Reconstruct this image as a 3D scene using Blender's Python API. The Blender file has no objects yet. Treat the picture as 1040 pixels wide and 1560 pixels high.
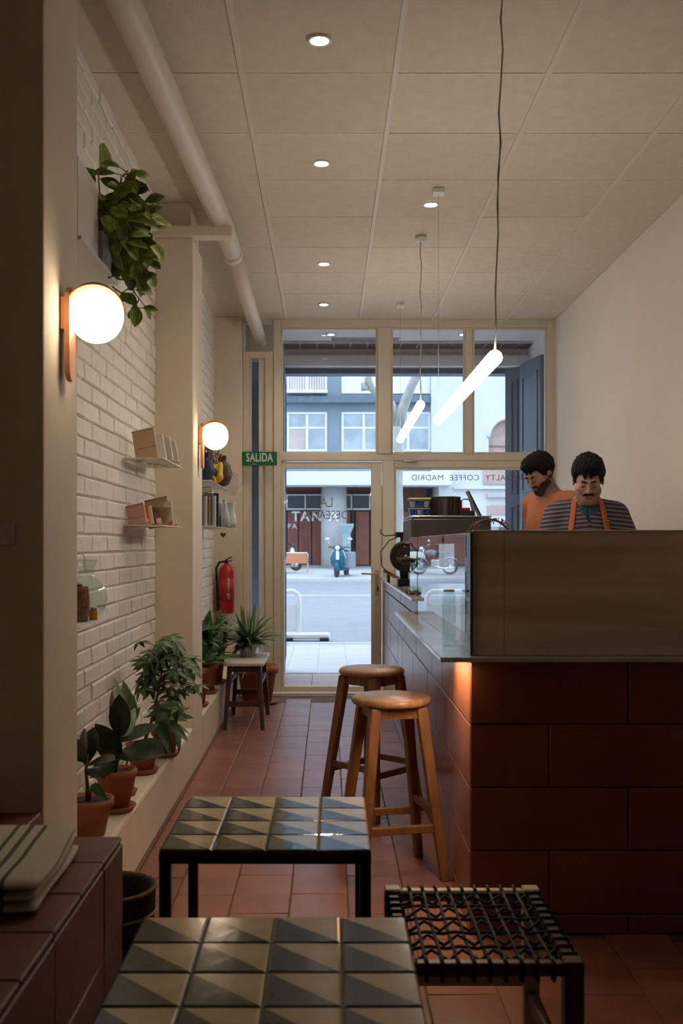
import bpy, math, random
import numpy as np
from mathutils import Vector, Matrix, noise

random.seed(7)
R = math.radians
scn = bpy.context.scene
COL = scn.collection

# ------------------------------------------------------------------ camera
F, H, CX, CY = 1587.0, 1.235, 499.0, 828.0      # focal length in pixels, eye height, vanishing point
cam_d = bpy.data.cameras.new('camera')
cam = bpy.data.objects.new('camera', cam_d); COL.objects.link(cam)
cam.location = (0, 0, H); cam.rotation_euler = (R(90), 0, 0)
cam_d.sensor_width = 36; cam_d.sensor_fit = 'AUTO'
cam_d.lens = F / 1560 * 36
cam_d.shift_x = (520 - CX) / 1560; cam_d.shift_y = (CY - 780) / 1560
cam_d.clip_end = 300; cam_d.clip_start = .05
cam_d.dof.use_dof = True; cam_d.dof.focus_distance = 5.2; cam_d.dof.aperture_fstop = 5.6
scn.camera = cam

# ------------------------------------------------------------------ light
w = bpy.data.worlds.new('world'); scn.world = w; w.use_nodes = True
wn = w.node_tree; wn.nodes.clear()
wo = wn.nodes.new('ShaderNodeOutputWorld'); wb = wn.nodes.new('ShaderNodeBackground')
tc = wn.nodes.new('ShaderNodeTexCoord'); sx = wn.nodes.new('ShaderNodeSeparateXYZ'); wr = wn.nodes.new('ShaderNodeValToRGB')
wn.links.new(tc.outputs['Generated'], sx.inputs[0]); wn.links.new(sx.outputs['Z'], wr.inputs[0])
wr.color_ramp.elements[0].position = 0.0; wr.color_ramp.elements[0].color = (.54, .68, .90, 1)
wr.color_ramp.elements[1].position = 0.9; wr.color_ramp.elements[1].color = (.74, .88, 1.05, 1)
wn.links.new(wr.outputs[0], wb.inputs[0]); wn.links.new(wb.outputs[0], wo.inputs[0])
wb.inputs[1].default_value = 2.35
scn.view_settings.view_transform = 'Standard'; scn.view_settings.look = 'None'
scn.view_settings.gamma = 1; scn.view_settings.use_curve_mapping = False
scn.view_settings.exposure = 0.36
scn.cycles.max_bounces = 10; scn.cycles.diffuse_bounces = 5; scn.cycles.glossy_bounces = 5
scn.cycles.transparent_max_bounces = 12; scn.cycles.caustics_reflective = False; scn.cycles.caustics_refractive = False
scn.cycles.sample_clamp_indirect = 6

def lamp(kind, name, loc, energy, color, **k):
    d = bpy.data.lights.new(name, kind); d.energy = energy; d.color = color
    rot = k.pop('rot', None)
    for a, v in k.items(): setattr(d, a, v)
    o = bpy.data.objects.new(name, d); COL.objects.link(o); o.location = loc
    if rot: o.rotation_euler = rot
    return o
portal = lamp('AREA', 'sky_portal', (.67, 9.75, 1.3), 1, (1, 1, 1), shape='RECTANGLE', size=2.2, size_y=2.8, rot=(R(-90), 0, 0))
portal.data.cycles.is_portal = True
WARM = (1.0, .62, .30)
DOWN = [(-.03, 3.80), (-.03, 5.03), (.558, 5.64), (-.025, 6.84), (-.03, 8.0), (-.03, 2.55)]

def P(px, py, d): return Vector(((px - CX) * d / F, d, H + (CY - py) * d / F))

# ------------------------------------------------------------------ materials
MATS = {}
def mat(name, col, rough=.6, metal=0, var=0, noise_amt=0, noise_scale=8, bump=0, bump_scale=40, spec=.5, emit=None, estr=0,
        coat=0, col2=None, stretch=None, sss=0):
    m = bpy.data.materials.new(name); m.use_nodes = True; MATS[name] = m
    nt = m.node_tree; b = nt.nodes['Principled BSDF']
    c = tuple(col) + (1,) if len(col) == 3 else col
    b.inputs['Base Color'].default_value = c; b.inputs['Roughness'].default_value = rough
    b.inputs['Metallic'].default_value = metal; b.inputs['Specular IOR Level'].default_value = spec
    b.inputs['Coat Weight'].default_value = coat; b.inputs['Coat Roughness'].default_value = .08
    if sss: b.inputs['Subsurface Weight'].default_value = sss; b.inputs['Subsurface Radius'].default_value = (.02, .008, .004)
    if emit: b.inputs['Emission Color'].default_value = tuple(emit) + (1,); b.inputs['Emission Strength'].default_value = estr
    last = None
    t = nt.nodes.new('ShaderNodeTexCoord'); src = t.outputs['Object']
    if stretch:
        mp = nt.nodes.new('ShaderNodeMapping'); mp.inputs['Scale'].default_value = stretch
        nt.links.new(src, mp.inputs[0]); src = mp.outputs[0]
    if noise_amt or col2:
        n = nt.nodes.new('ShaderNodeTexNoise'); n.inputs['Scale'].default_value = noise_scale; n.inputs['Detail'].default_value = 5
        nt.links.new(src, n.inputs[0])
        mx = nt.nodes.new('ShaderNodeMix'); mx.data_type = 'RGBA'
        cc = col2 if col2 else tuple(max(0, v * (1 - noise_amt)) for v in col[:3])
        rmp = nt.nodes.new('ShaderNodeMapRange'); rmp.inputs[1].default_value = .35; rmp.inputs[2].default_value = .65
        nt.links.new(n.outputs[0], rmp.inputs[0]); nt.links.new(rmp.outputs[0], mx.inputs[0])
        mx.inputs[6].default_value = c; mx.inputs[7].default_value = tuple(cc) + (1,)
        last = mx.outputs[2]
    if var:
        oi = nt.nodes.new('ShaderNodeObjectInfo'); hs = nt.nodes.new('ShaderNodeHueSaturation')
        mr = nt.nodes.new('ShaderNodeMapRange'); mr.inputs[3].default_value = 1 - var; mr.inputs[4].default_value = 1 + var
        nt.links.new(oi.outputs['Random'], mr.inputs[0]); nt.links.new(mr.outputs[0], hs.inputs['Value'])
        if last: nt.links.new(last, hs.inputs['Color'])
        else: hs.inputs['Color'].default_value = c
        last = hs.outputs[0]
    if last: nt.links.new(last, b.inputs['Base Color'])
    if bump:
        n2 = nt.nodes.new('ShaderNodeTexNoise'); n2.inputs['Scale'].default_value = bump_scale; n2.inputs['Detail'].default_value = 4
        nt.links.new(src, n2.inputs[0])
        bp = nt.nodes.new('ShaderNodeBump'); bp.inputs['Strength'].default_value = bump; bp.inputs['Distance'].default_value = .01
        nt.links.new(n2.outputs[0], bp.inputs['Height']); nt.links.new(bp.outputs[0], b.inputs['Normal'])
    return m
def glass_mat(name, tint=(1, 1, 1), ior=1.5, gloss=(1, 1, 1), rough=0.0):
    m = bpy.data.materials.new(name); m.use_nodes = True; nt = m.node_tree; nt.nodes.clear(); MATS[name] = m
    o = nt.nodes.new('ShaderNodeOutputMaterial'); mx = nt.nodes.new('ShaderNodeMixShader'); fr = nt.nodes.new('ShaderNodeFresnel')
    tr = nt.nodes.new('ShaderNodeBsdfTransparent'); gl = nt.nodes.new('ShaderNodeBsdfGlossy')
    gl.inputs['Roughness'].default_value = rough; gl.inputs[0].default_value = tuple(gloss) + (1,)
    geo = nt.nodes.new('ShaderNodeNewGeometry')       # inner faces of a thin pane must use the outside index
    mm = nt.nodes.new('ShaderNodeMath'); mm.operation = 'MULTIPLY_ADD'
    mm.inputs[1].default_value = (1 / ior - ior); mm.inputs[2].default_value = ior
    mm.inputs[0].default_value = 0
    fr.inputs[0].default_value = ior
    tr.inputs[0].default_value = tuple(tint) + (1,)
    ml = nt.nodes.new('ShaderNodeMath'); ml.operation = 'SUBTRACT'; ml.inputs[0].default_value = 1
    nt.links.new(geo.outputs['Backfacing'], ml.inputs[1])
    m2 = nt.nodes.new('ShaderNodeMath'); m2.operation = 'MULTIPLY'
    nt.links.new(fr.outputs[0], m2.inputs[0]); nt.links.new(ml.outputs[0], m2.inputs[1])
    nt.links.new(m2.outputs[0], mx.inputs[0]); nt.links.new(tr.outputs[0], mx.inputs[1]); nt.links.new(gl.outputs[0], mx.inputs[2])
    nt.links.new(mx.outputs[0], o.inputs[0]); return m

plaster = mat('plaster', (.75, .66, .52), .75, noise_amt=.06, noise_scale=3, bump=.08, bump_scale=30)
plaster_r = mat('plaster_right', (.80, .73, .64), .8, noise_amt=.05, noise_scale=2, bump=.05, bump_scale=25)
brickm = mat('painted_brick', (.82, .775, .69), .6, var=.04, noise_amt=.06, noise_scale=12, bump=.35, bump_scale=45)
mortarm = mat('painted_mortar', (.80, .75, .66), .8, noise_amt=.1, noise_scale=20, bump=.6, bump_scale=60)
ceilm = mat('ceiling_board', (.66, .585, .46), .85, var=.03, noise_amt=.08, noise_scale=14, bump=.25, bump_scale=120)
ceilbar = mat('ceiling_bar', (.64, .57, .46), .5)
dark = mat('dark_gap', (.10, .08, .06), .9)
terra = mat('floor_terracotta', (.30, .12, .082), .33, var=.14, noise_amt=.30, noise_scale=6, bump=.12, bump_scale=18, spec=.6)
grout = mat('floor_grout', (.15, .09, .07), .85, noise_amt=.4, noise_scale=9)
cterra = mat('counter_terracotta', (.25, .082, .040), .27, var=.08, noise_amt=.22, noise_scale=4, bump=.08, bump_scale=9, spec=.6)
cgrout = mat('counter_grout', (.18, .09, .06), .8)
bterra = mat('bench_terracotta', (.17, .055, .030), .45, var=.10, noise_amt=.25, noise_scale=7, bump=.1, bump_scale=15)
cream = mat('painted_wood_cream', (.70, .63, .51), .42, noise_amt=.05, noise_scale=5)
bluewood = mat('blue_shutter_paint', (.13, .17, .24), .5, noise_amt=.15, noise_scale=8)
white = mat('white_paint', (.78, .77, .74), .5)
whitemetal = mat('white_metal', (.72, .71, .68), .35)
black = mat('black_metal', (.012, .011, .010), .4, spec=.4)
blackp = mat('black_plastic', (.015, .015, .016), .35)
steel = mat('steel', (.55, .54, .53), .25, metal=1)
copper = mat('copper', (.62, .27, .13), .35, metal=.6)
pipe_m = mat('pipe_paint', (.63, .56, .47), .45)
paneglass = glass_mat('pane_glass', (.97, .98, .98), 1.5)
caseglass = glass_mat('case_glass', (.80, .84, .84), 2.1)
jarglass = glass_mat('jar_glass', (.925, .965, .955), 1.9)
oak = mat('stool_wood', (.25, .115, .048), .4, col2=(.15, .065, .026), noise_scale=5, stretch=(9, 9, 1), bump=.1, bump_scale=20)
seatwood = mat('seat_wood', (.40, .225, .12), .35, col2=(.29, .15, .075), noise_scale=5, stretch=(12, 1.5, 3))
darkwood = mat('dark_wood', (.08, .035, .025), .5, col2=(.04, .018, .012), noise_scale=6, stretch=(8, 8, 1))
palewood = mat('pale_wood', (.50, .42, .31), .5, noise_amt=.2, noise_scale=15)
pot_m = mat('terracotta_pot', (.40, .145, .065), .75, noise_amt=.35, noise_scale=9, bump=.15, bump_scale=30)
soil = mat('soil', (.04, .025, .018), .95, bump=.8, bump_scale=60)
leaf_dark = mat('leaf_rubber', (.030, .060, .028), .25, col2=(.018, .038, .020), noise_scale=9, var=.2)
leaf_mid = mat('leaf_mid_green', (.060, .135, .040), .38, col2=(.035, .085, .025), noise_scale=12, var=.3)
leaf_pothos = mat('leaf_pothos', (.060, .150, .016), .5, col2=(.34, .40, .07), noise_scale=3.2, stretch=(5, .8, 1), var=.35, spec=.3)
leaf_pale = mat('leaf_pale', (.20, .28, .14), .4, col2=(.09, .17, .05), noise_scale=20, stretch=(7, .6, 1), var=.2)
stem_m = mat('stem', (.10, .085, .035), .7, noise_amt=.3)
kraft = mat('kraft_paper', (.48, .34, .20), .8, noise_amt=.08)
wicker = mat('wicker', (.30, .17, .08), .7, noise_amt=.45, noise_scale=60, bump=.6, bump_scale=90)
darkwicker = mat('dark_wicker', (.055, .034, .022), .8, noise_amt=.5, noise_scale=60, bump=.6, bump_scale=90)

# ------------------------------------------------------------------ mesh builder
class MB:
    def __init__(s): s.v = []; s.f = []; s.m = []; s.sm = []
    def add(s, vs, fs, mi=0, smooth=False, M=None):
        n = len(s.v)
        for v in vs:
            v = Vector(v)
            s.v.append(M @ v if M is not None else v)
        for f in fs: s.f.append([i + n for i in f]); s.m.append(mi); s.sm.append(smooth)
        return s
    def box(s, x0, x1, y0, y1, z0, z1, mi=0, M=None):
        vs = [(x, y, z) for x in (x0, x1) for y in (y0, y1) for z in (z0, z1)]
        return s.add(vs, [(0, 1, 3, 2), (4, 6, 7, 5), (0, 4, 5, 1), (2, 3, 7, 6), (0, 2, 6, 4), (1, 5, 7, 3)], mi, False, M)
    def cbox(s, x0, x1, y0, y1, z0, z1, c=.003, mi=0, M=None, jit=0):
        """box with chamfered edges"""
        X, Y, Z = (x0, x1), (y0, y1), (z0, z1)
        vs = []; idx = {}
        for i in (0, 1):
            for j in (0, 1):
                for k in (0, 1):
                    dx, dy, dz = (c if i == 0 else -c), (c if j == 0 else -c), (c if k == 0 else -c)
                    jt = [random.uniform(-jit, jit) for _ in range(3)] if jit else (0, 0, 0)
                    for a, p in enumerate(((X[i], Y[j] + dy, Z[k] + dz), (X[i] + dx, Y[j], Z[k] + dz), (X[i] + dx, Y[j] + dy, Z[k]))):
                        idx[(i, j, k, a)] = len(vs); vs.append((p[0] + jt[0], p[1] + jt[1], p[2] + jt[2]))
        fs = []
        for i in (0, 1):
            q = [idx[(i, j, k, 0)] for j, k in ((0, 0), (1, 0), (1, 1), (0, 1))]; fs.append(q if i else q[::-1])
            q = [idx[(j, i, k, 1)] for j, k in ((0, 0), (1, 0), (1, 1), (0, 1))]; fs.append(q[::-1] if i else q)
            q = [idx[(j, k, i, 2)] for j, k in ((0, 0), (1, 0), (1, 1), (0, 1))]; fs.append(q if i else q[::-1])
        for i in (0, 1):
            for j in (0, 1):
                fs.append([idx[(i, j, 0, 0)], idx[(i, j, 1, 0)], idx[(i, j, 1, 1)], idx[(i, j, 0, 1)]][::(-1 if i == j else 1)])
                fs.append([idx[(i, 0, j, 0)], idx[(i, 1, j, 0)], idx[(i, 1, j, 2)], idx[(i, 0, j, 2)]][::(1 if i == j else -1)])
                fs.append([idx[(0, i, j, 1)], idx[(1, i, j, 1)], idx[(1, i, j, 2)], idx[(0, i, j, 2)]][::(-1 if i == j else 1)])
        for i in (0, 1):
            for j in (0, 1):
                for k in (0, 1):
                    q = [idx[(i, j, k, a)] for a in (0, 1, 2)]
                    fs.append(q if (i + j + k) % 2 == 1 else q[::-1])
        return s.add(vs, fs, mi, False, M)
    def lathe(s, prof, n=24, mi=0, smooth=True, M=None, cap=True, c=(0, 0)):
        vs = []; fs = []
        for r, z in prof:
            for k in range(n):
                a = 2 * math.pi * k / n; vs.append((c[0] + r * math.cos(a), c[1] + r * math.sin(a), z))
        for i in range(len(prof) - 1):
            for k in range(n):
                k2 = (k + 1) % n; fs.append((i * n + k, i * n + k2, (i + 1) * n + k2, (i + 1) * n + k))
        if cap:
            if prof[0][0] > 1e-5: fs.append(list(range(n))[::-1])
            if prof[-1][0] > 1e-5: fs.append([(len(prof) - 1) * n + k for k in range(n)])
        return s.add(vs, fs, mi, smooth, M)
    def tube(s, pts, r, n=8, mi=0, smooth=True, caps=True):
        pts = [Vector(p) for p in pts]; rs = r if isinstance(r, (list, tuple)) else [r] * len(pts)
        vs = []; fs = []; prev = None
        for i, p in enumerate(pts):
            t = (pts[min(i + 1, len(pts) - 1)] - pts[max(i - 1, 0)])
            t = t.normalized() if t.length > 1e-9 else Vector((0, 0, 1))
            if prev is None:
                u = Vector((0, 0, 1)) if abs(t.z) < .9 else Vector((1, 0, 0)); u = (u - t * u.dot(t)).normalized()
            else:
                u = prev - t * prev.dot(t); u = u.normalized() if u.length > 1e-6 else Vector((1, 0, 0))
            prev = u; b = t.cross(u)
            for k in range(n):
                a = 2 * math.pi * k / n; vs.append(p + (u * math.cos(a) + b * math.sin(a)) * rs[i])
        for i in range(len(pts) - 1):
            for k in range(n):
                k2 = (k + 1) % n; fs.append((i * n + k, i * n + k2, (i + 1) * n + k2, (i + 1) * n + k))
        if caps: fs.append(list(range(n))[::-1]); fs.append([(len(pts) - 1) * n + k for k in range(n)])
        return s.add(vs, fs, mi, smooth)
    def bar(s, a, b, wx, wy, wx2=None, wy2=None, mi=0, rz=0):
        """square bar between two points, horizontal ends"""
        a, b = Vector(a), Vector(b); wx2 = wx2 or wx; wy2 = wy2 or wy
        vs = []
        for p, x, y in ((a, wx, wy), (b, wx2, wy2)):
            for i, j in ((-1, -1), (1, -1), (1, 1), (-1, 1)):
                q = Vector((i * x / 2, j * y / 2, 0)); q.rotate(Matrix.Rotation(rz, 3, 'Z')); vs.append(p + q)
        return s.add(vs, [(0, 3, 2, 1), (4, 5, 6, 7), (0, 1, 5, 4), (1, 2, 6, 5), (2, 3, 7, 6), (3, 0, 4, 7)], mi)
    def beam(s, a, b, w_, h_, mi=0):
        """bar along any direction, width w_ (sideways) height h_"""
        a, b = Vector(a), Vector(b); t = (b - a).normalized()
        u = Vector((0, 0, 1)).cross(t); u = u.normalized() if u.length > 1e-4 else Vector((1, 0, 0)); v = t.cross(u)
        vs = [p + u * (i * w_ / 2) + v * (j * h_ / 2) for p in (a, b) for i, j in ((-1, -1), (1, -1), (1, 1), (-1, 1))]
        return s.add(vs, [(0, 3, 2, 1), (4, 5, 6, 7), (0, 1, 5, 4), (1, 2, 6, 5), (2, 3, 7, 6), (3, 0, 4, 7)], mi)
    def sphere(s, c, r, n=16, m_=10, mi=0, M=None):
        rx, ry, rz = (r, r, r) if not isinstance(r, (tuple, list)) else r
        vs = []; fs = []
        for i in range(m_ + 1):
            th = math.pi * i / m_
            for k in range(n):
                a = 2 * math.pi * k / n
                vs.append((c[0] + rx * math.sin(th) * math.cos(a), c[1] + ry * math.sin(th) * math.sin(a), c[2] - rz * math.cos(th)))
        for i in range(m_):
            for k in range(n):
                k2 = (k + 1) % n; fs.append((i * n + k, i * n + k2, (i + 1) * n + k2, (i + 1) * n + k))
        return s.add(vs, fs, mi, True, M)
    def prism(s, poly, lo, hi, axis='y', mi=0):
        """extrude a 2-D polygon (given in the two other axes) between lo and hi"""
        n = len(poly); f = {'y': lambda p, t: (p[0], t, p[1]), 'x': lambda p, t: (t, p[0], p[1]), 'z': lambda p, t: (p[0], p[1], t)}[axis]
        vs = [f(p, lo) for p in poly] + [f(p, hi) for p in poly]
        fs = [list(range(n))[::-1], list(range(n, 2 * n))] + [(i, (i + 1) % n, (i + 1) % n + n, i + n) for i in range(n)]
        return s.add(vs, fs, mi)
    def mesh(s, name, mats):
        me = bpy.data.meshes.new(name); me.from_pydata([tuple(v) for v in s.v], [], s.f)
        for m in (mats if isinstance(mats, (list, tuple)) else [mats]): me.materials.append(m)
        me.polygons.foreach_set('material_index', s.m); me.polygons.foreach_set('use_smooth', s.sm)
        me.validate(); me.update()
        import bmesh
        bm = bmesh.new(); bm.from_mesh(me); bmesh.ops.recalc_face_normals(bm, faces=bm.faces); bm.to_mesh(me); bm.free()
        return me
    def build(s, name, mats, parent=None, loc=None, rot=None):
        return put(name, s.mesh(name, mats), parent, loc, rot)
def put(name, me, parent=None, loc=None, rot=None):
    o = bpy.data.objects.new(name, me); COL.objects.link(o)
    if parent: o.parent = parent
    if loc is not None: o.location = loc
    if rot is not None: o.rotation_euler = rot
    return o
def tag(o, label=None, cat=None, group=None, kind=None):
    if label: o['label'] = label
    if cat: o['category'] = cat
    if group: o['group'] = group
    if kind: o['kind'] = kind
    return o
def thing(name, label, cat, loc=(0, 0, 0), rz=0, group=None):
    o = bpy.data.objects.new(name, None); COL.objects.link(o); o.location = loc; o.rotation_euler = (0, 0, rz)
    o.empty_display_size = .1
    return tag(o, label, cat, group)
def struct(o): o['kind'] = 'structure'; return o
def copy_tree(o, parent=None):
    c = o.copy(); COL.objects.link(c)
    if parent: c.parent = parent
    for ch in list(o.children): copy_tree(ch, c)
    return c
def text(s, size, m, name, parent=None, loc=(0, 0, 0), rot=(R(90), 0, 0), ext=.001, spacing=1, bold=0, sxs=1):
    c = bpy.data.curves.new(name, 'FONT'); c.body = s; c.size = size; c.extrude = ext; c.align_x = 'CENTER'; c.align_y = 'CENTER'
    c.space_character = spacing; c.offset = bold; c.materials.append(m); c.resolution_u = 3
    o = bpy.data.objects.new(name, c); COL.objects.link(o)
    me = bpy.data.meshes.new_from_object(o.evaluated_get(bpy.context.evaluated_depsgraph_get())); bpy.data.objects.remove(o)
    me.name = name; o = bpy.data.objects.new(name, me); COL.objects.link(o); o.location = loc; o.rotation_euler = rot; o.scale = (sxs, 1, 1)
    if parent: o.parent = parent
    return o
def subsurf(o, lv=2):
    md = o.modifiers.new('sub', 'SUBSURF'); md.levels = lv; md.render_levels = lv; return o
def bevel(o, w_=.003, seg=2):
    md = o.modifiers.new('bev', 'BEVEL'); md.width = w_; md.segments = seg; md.limit_method = 'ANGLE'; return o
# ------------------------------------------------------------------ the room
FAC = 8.6            # plane of the shop front
CZ = H + 1.84        # ceiling
XL, XR = -.93, 1.87
YB = -5.5            # wall behind the camera
fl = struct(MB().box(XL - .2, XR + .2, YB - .1, FAC - .06, -.12, -.004).build('floor', grout))
tiles = [MB().cbox(-.0975, .0975, -.1975, .1975, -.012, 0, .002, jit=.0012).mesh('floor_tile', terra) for _ in range(5)]
def floor_tiles(c0, n, y0, y1, narrow=None):
    for c in range(n):
        x = c0 + .2 * c + .1; y = y0 + (.2 if c % 2 else 0) + random.uniform(-.03, .03)
        while y < y1:
            put('floor_tile', random.choice(tiles), fl, (x, y + .2, random.uniform(0, .001))).scale[1] = 1
            y += .4
floor_tiles(-.73, 6, 1.05, 8.05)
floor_tiles(.47, 7, 1.05, 3.12)
for c in range(6):      # cut pieces along the threshold
    put('floor_tile', tiles[0], fl, (-.63 + .2 * c, 8.50 - .04, .0005)).scale[1] = .25 if c % 2 else .25

ce = struct(MB().box(XL - .2, XR + .2, YB - .1, FAC + .1, CZ + .02, CZ + .15).build('ceiling', dark))
pan = [MB().cbox(-.297, .297, -.297, .297, 0, .018, .004, jit=.0008).mesh('ceiling_panel', ceilm) for _ in range(4)]
def panel_size(x0, x1, y0, y1):
    o = put('ceiling_panel', random.choice(pan), ce, ((x0 + x1) / 2, (y0 + y1) / 2, CZ + random.uniform(0, .002)))
    o.scale = ((x1 - x0) / .6, (y1 - y0) / .6, 1)
xs = [-.936, -.336, .264, .864, 1.464, 1.87]
ys = [FAC] + [8.28 - .6 * k for k in range(18)]
for i in range(5):
    for j in range(len(ys) - 1):
        if ys[j + 1] > .4: panel_size(xs[i], xs[i + 1], ys[j + 1], ys[j])
for x in xs[1:5]:
    MB().cbox(-.012, .012, .4, FAC, -.006, .006, .002).build('ceiling_rail', ceilbar, ce, (x, 0, CZ))
for y in ys[1:]:
    if y > .4: MB().box(XL, XR, -.0035, .0035, -.001, .004).build('ceiling_cross_rail', mortarm, ce, (0, y, CZ))

# walls
wl = struct(MB().box(XL - .2, XL, YB, FAC, 0, CZ + .02).build('wall_left', mortarm))
wrt = struct(MB().box(XR, XR + .2, YB, FAC, 0, CZ + .02).build('wall_right', plaster_r))
struct(MB().box(XL - .2, XR + .2, YB - .1, YB, 0, CZ + .02).build('wall_rear', mat('rear_wall_brown', (.16, .11, .08), .8)))
struct(MB().box(XL - .2, XR + .2, YB, .4, CZ, CZ + .02).build('ceiling_rear', mat('rear_ceiling', (.30, .25, .19), .8)))
struct(MB().box(XL, -.70, 8.47, FAC + .1, 0, CZ).build('wall_front_corner', plaster))
# bricks, painted white, one object each where they can be told apart
bl, bh, bg = .264, .0665, .0065
bm_ = []
for _ in range(8):
    b = MB().cbox(-.004, .011, -bl / 2, bl / 2, -bh / 2, bh / 2, .006, jit=.0022); bm_.append(b.mesh('brick', brickm))
def brick_rows(y0, y1, z0, as_parts, cut=None):
    rest = MB(); n = 0; row = 0; z = z0 + bh / 2
    while z < CZ:
        y = y0 + (.0 if row % 2 else -.13)
        while y < y1:
            a, b = max(y, y0), min(y + bl, y1)
            if b - a > .03:
                if as_parts and (a + b) / 2 > 3.72 and n < 298:
                    o = put('brick', random.choice(bm_), wl, (XL, (a + b) / 2, z)); o.scale = (random.uniform(.55, 1.05), (b - a) / bl, 1); n += 1
                else:
                    rest.cbox(XL - .004, XL + random.uniform(.006, .011), a, b, z - bh / 2, z + bh / 2, .004, jit=.0015)
            y += bl + bg
        z += bh + bg; row += 1
    tag(rest.build('brickwork', brickm, wl), kind='stuff')
brick_rows(3.0, 5.57, .25, True)
brick_rows(5.98, 8.47, .25, False)
# pilasters and the plastered ledge for plants
XP = -.72
def pilaster(y0, y1, z1):
    return struct(bevel(MB().box(XL, XP, y0, y1, 0, z1).build('pilaster', plaster), .006))
pilaster(2.64, 3.0, CZ)
pilaster(5.57, 5.98, H + 1.635)
struct(MB().box(XL, XP - .02, 5.63, 5.98, H + 1.69, CZ).build('pilaster_head', plaster))
pb = MB().cbox(XL, -.505, 5.53, 5.63, H + 1.635, H + 1.69, .005).build('pipe_bracket', cream); struct(pb)
struct(bevel(MB().box(XL, XP, 3.0, 5.57, 0, .25).build('plant_ledge', plaster), .012))
struct(bevel(MB().box(XL, XP, 5.98, 8.47, 0, .25).build('plant_ledge', plaster), .012))
struct(MB().cbox(XP, XP + .012, 2.66, 8.47, 0, .012, .003).build('baseboard_left', cgrout))
sw = thing('light_switch', 'small beige light switch on the dark face of the near pillar', 'switch', (P(8, 815, 2.63)))
MB().cbox(-.022, .022, -.006, .008, -.028, .028, .003).build('plate', cream, sw)
MB().cbox(-.009, .009, -.012, -.004, -.014, .014, .002).build('rocker', cream, sw)
# white pipe below the ceiling
pp = thing('ceiling_pipe', 'fat cream painted pipe running under the ceiling down the left side', 'pipe')
p0, p1, p2, p3 = Vector((-.70, .5, H + 1.765)), P(188, 0, 3.354), P(341, 346, 5.73), P(397, 520, 8.62)
pa = p1 + (p1 - p2) * 1.2
MB().tube([pa, p1, p2, p2 + (p3 - p2) * .18], .056, 24).build('pipe_length', pipe_m, pp)
q = p2 + (p3 - p2) * .16
MB().tube([q, p3], .050, 24).build('pipe_length', pipe_m, pp)
MB().tube([q - (p3 - p2) * .01, q + (p3 - p2) * .02], .060, 24).build('pipe_collar', pipe_m, pp)

# ------------------------------------------------------------------ shop front
def X(px, d=FAC): return (px - CX) * d / F
def Z(py, d=FAC): return H + (CY - py) * d / F
df = struct(thing('window_1', None, None))
def fr(x0, x1, y0, y1, dd=.06, off=0, name='frame_member', par=None, m=cream):
    return MB().cbox(X(x0), X(x1), FAC - dd / 2 + off, FAC + dd / 2 + off, Z(y1), Z(y0), .004).build(name, m, par or df)
fr(417, 428, 488, 1058, .09); fr(832, 845, 488, 1058, .09); fr(428, 832, 487, 500, .08)
fr(575, 595, 500, 692, .10); fr(708, 719, 500, 692, .06)
fr(428, 832, 692, 702, .08); fr(596, 832, 702, 713, .06)
fr(582, 600, 702, 1058, .08, .0); fr(600, 832, 1020, 1056, .06)
for a, b, c, d_ in ((428, 575, 500, 692), (595, 708, 500, 692), (719, 832, 500, 692), (600, 832, 713, 1020)):
    MB().box(X(a), X(b), FAC - .003, FAC + .003, Z(d_), Z(c)).build('pane', paneglass, df)
    e = MB()   # thin glazing bead round each pane
    for (u0, u1, v0, v1) in ((a, a + 3, c, d_), (b - 3, b, c, d_), (a + 3, b - 3, c, c + 3), (a + 3, b - 3, d_ - 3, d_)):
        e.cbox(X(u0), X(u1), FAC - .022, FAC + .022, Z(v1), Z(v0), .003)
    e.build('glazing_bead', cream, df)
MB().cbox(X(614), X(634), FAC - .06, FAC - .035, Z(704), Z(701), .001).build('latch', steel, df)
# door leaf (closed) with its own stiles
dr = struct(thing('door_1', None, None))
fr(428, 433, 704, 1056, .05, 0, 'door_stile', dr); fr(565, 581, 704, 1056, .05, 0, 'door_stile', dr)
fr(433, 565, 704, 714, .05, 0, 'door_rail', dr); fr(433, 565, 1045, 1056, .05, 0, 'door_rail', dr)
MB().box(X(433), X(565), FAC - .003, FAC + .003, Z(1045), Z(714)).build('pane', paneglass, dr)
hd = MB().cbox(X(570.5), X(577), FAC - .034, FAC - .024, Z(905), Z(868), .002)
hd.tube([(X(574), FAC - .03, Z(874)), (X(574), FAC - .07, Z(874)), (X(568), FAC - .078, Z(874)), (X(550), FAC - .078, Z(873.5))], .008, 10)
hd.build('door_handle', mat('handle_brass', (.50, .42, .32), .35, metal=.3), dr)
MB().cbox(X(573.5), X(575.5), FAC - .036, FAC - .033, Z(900), Z(893), .0003).build('keyhole', blackp, dr)
# narrow side light left of the door
sl = struct(thing('window_2', None, None))
fr(370, 380, 536, 1058, .06, 0, 'frame_member', sl); fr(404, 417, 536, 1058, .06, 0, 'frame_member', sl)
fr(380, 404, 536, 546, .06, 0, 'frame_member', sl); fr(380, 404, 1040, 1058, .06, 0, 'frame_member', sl)
fr(380, 383, 546, 1040, .04, 0, 'glazing_bead', sl); fr(394, 404, 546, 1040, .035, .02, 'glazing_bead', sl, white)
MB().box(X(383), X(394), FAC - .003, FAC + .003, Z(1040), Z(546)).build('pane', paneglass, sl)
struct(fr(370, 417, 487, 493, .05, 0, 'trim_1', df))
struct(MB().box(X(372), X(417), FAC + .16, FAC + .2, Z(545), Z(480)).build('wall_front_upper', plaster))
thr = struct(MB().cbox(X(372), X(845), FAC - .10, FAC + .06, -.004, .016, .004).build('trim_2', white))
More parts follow.
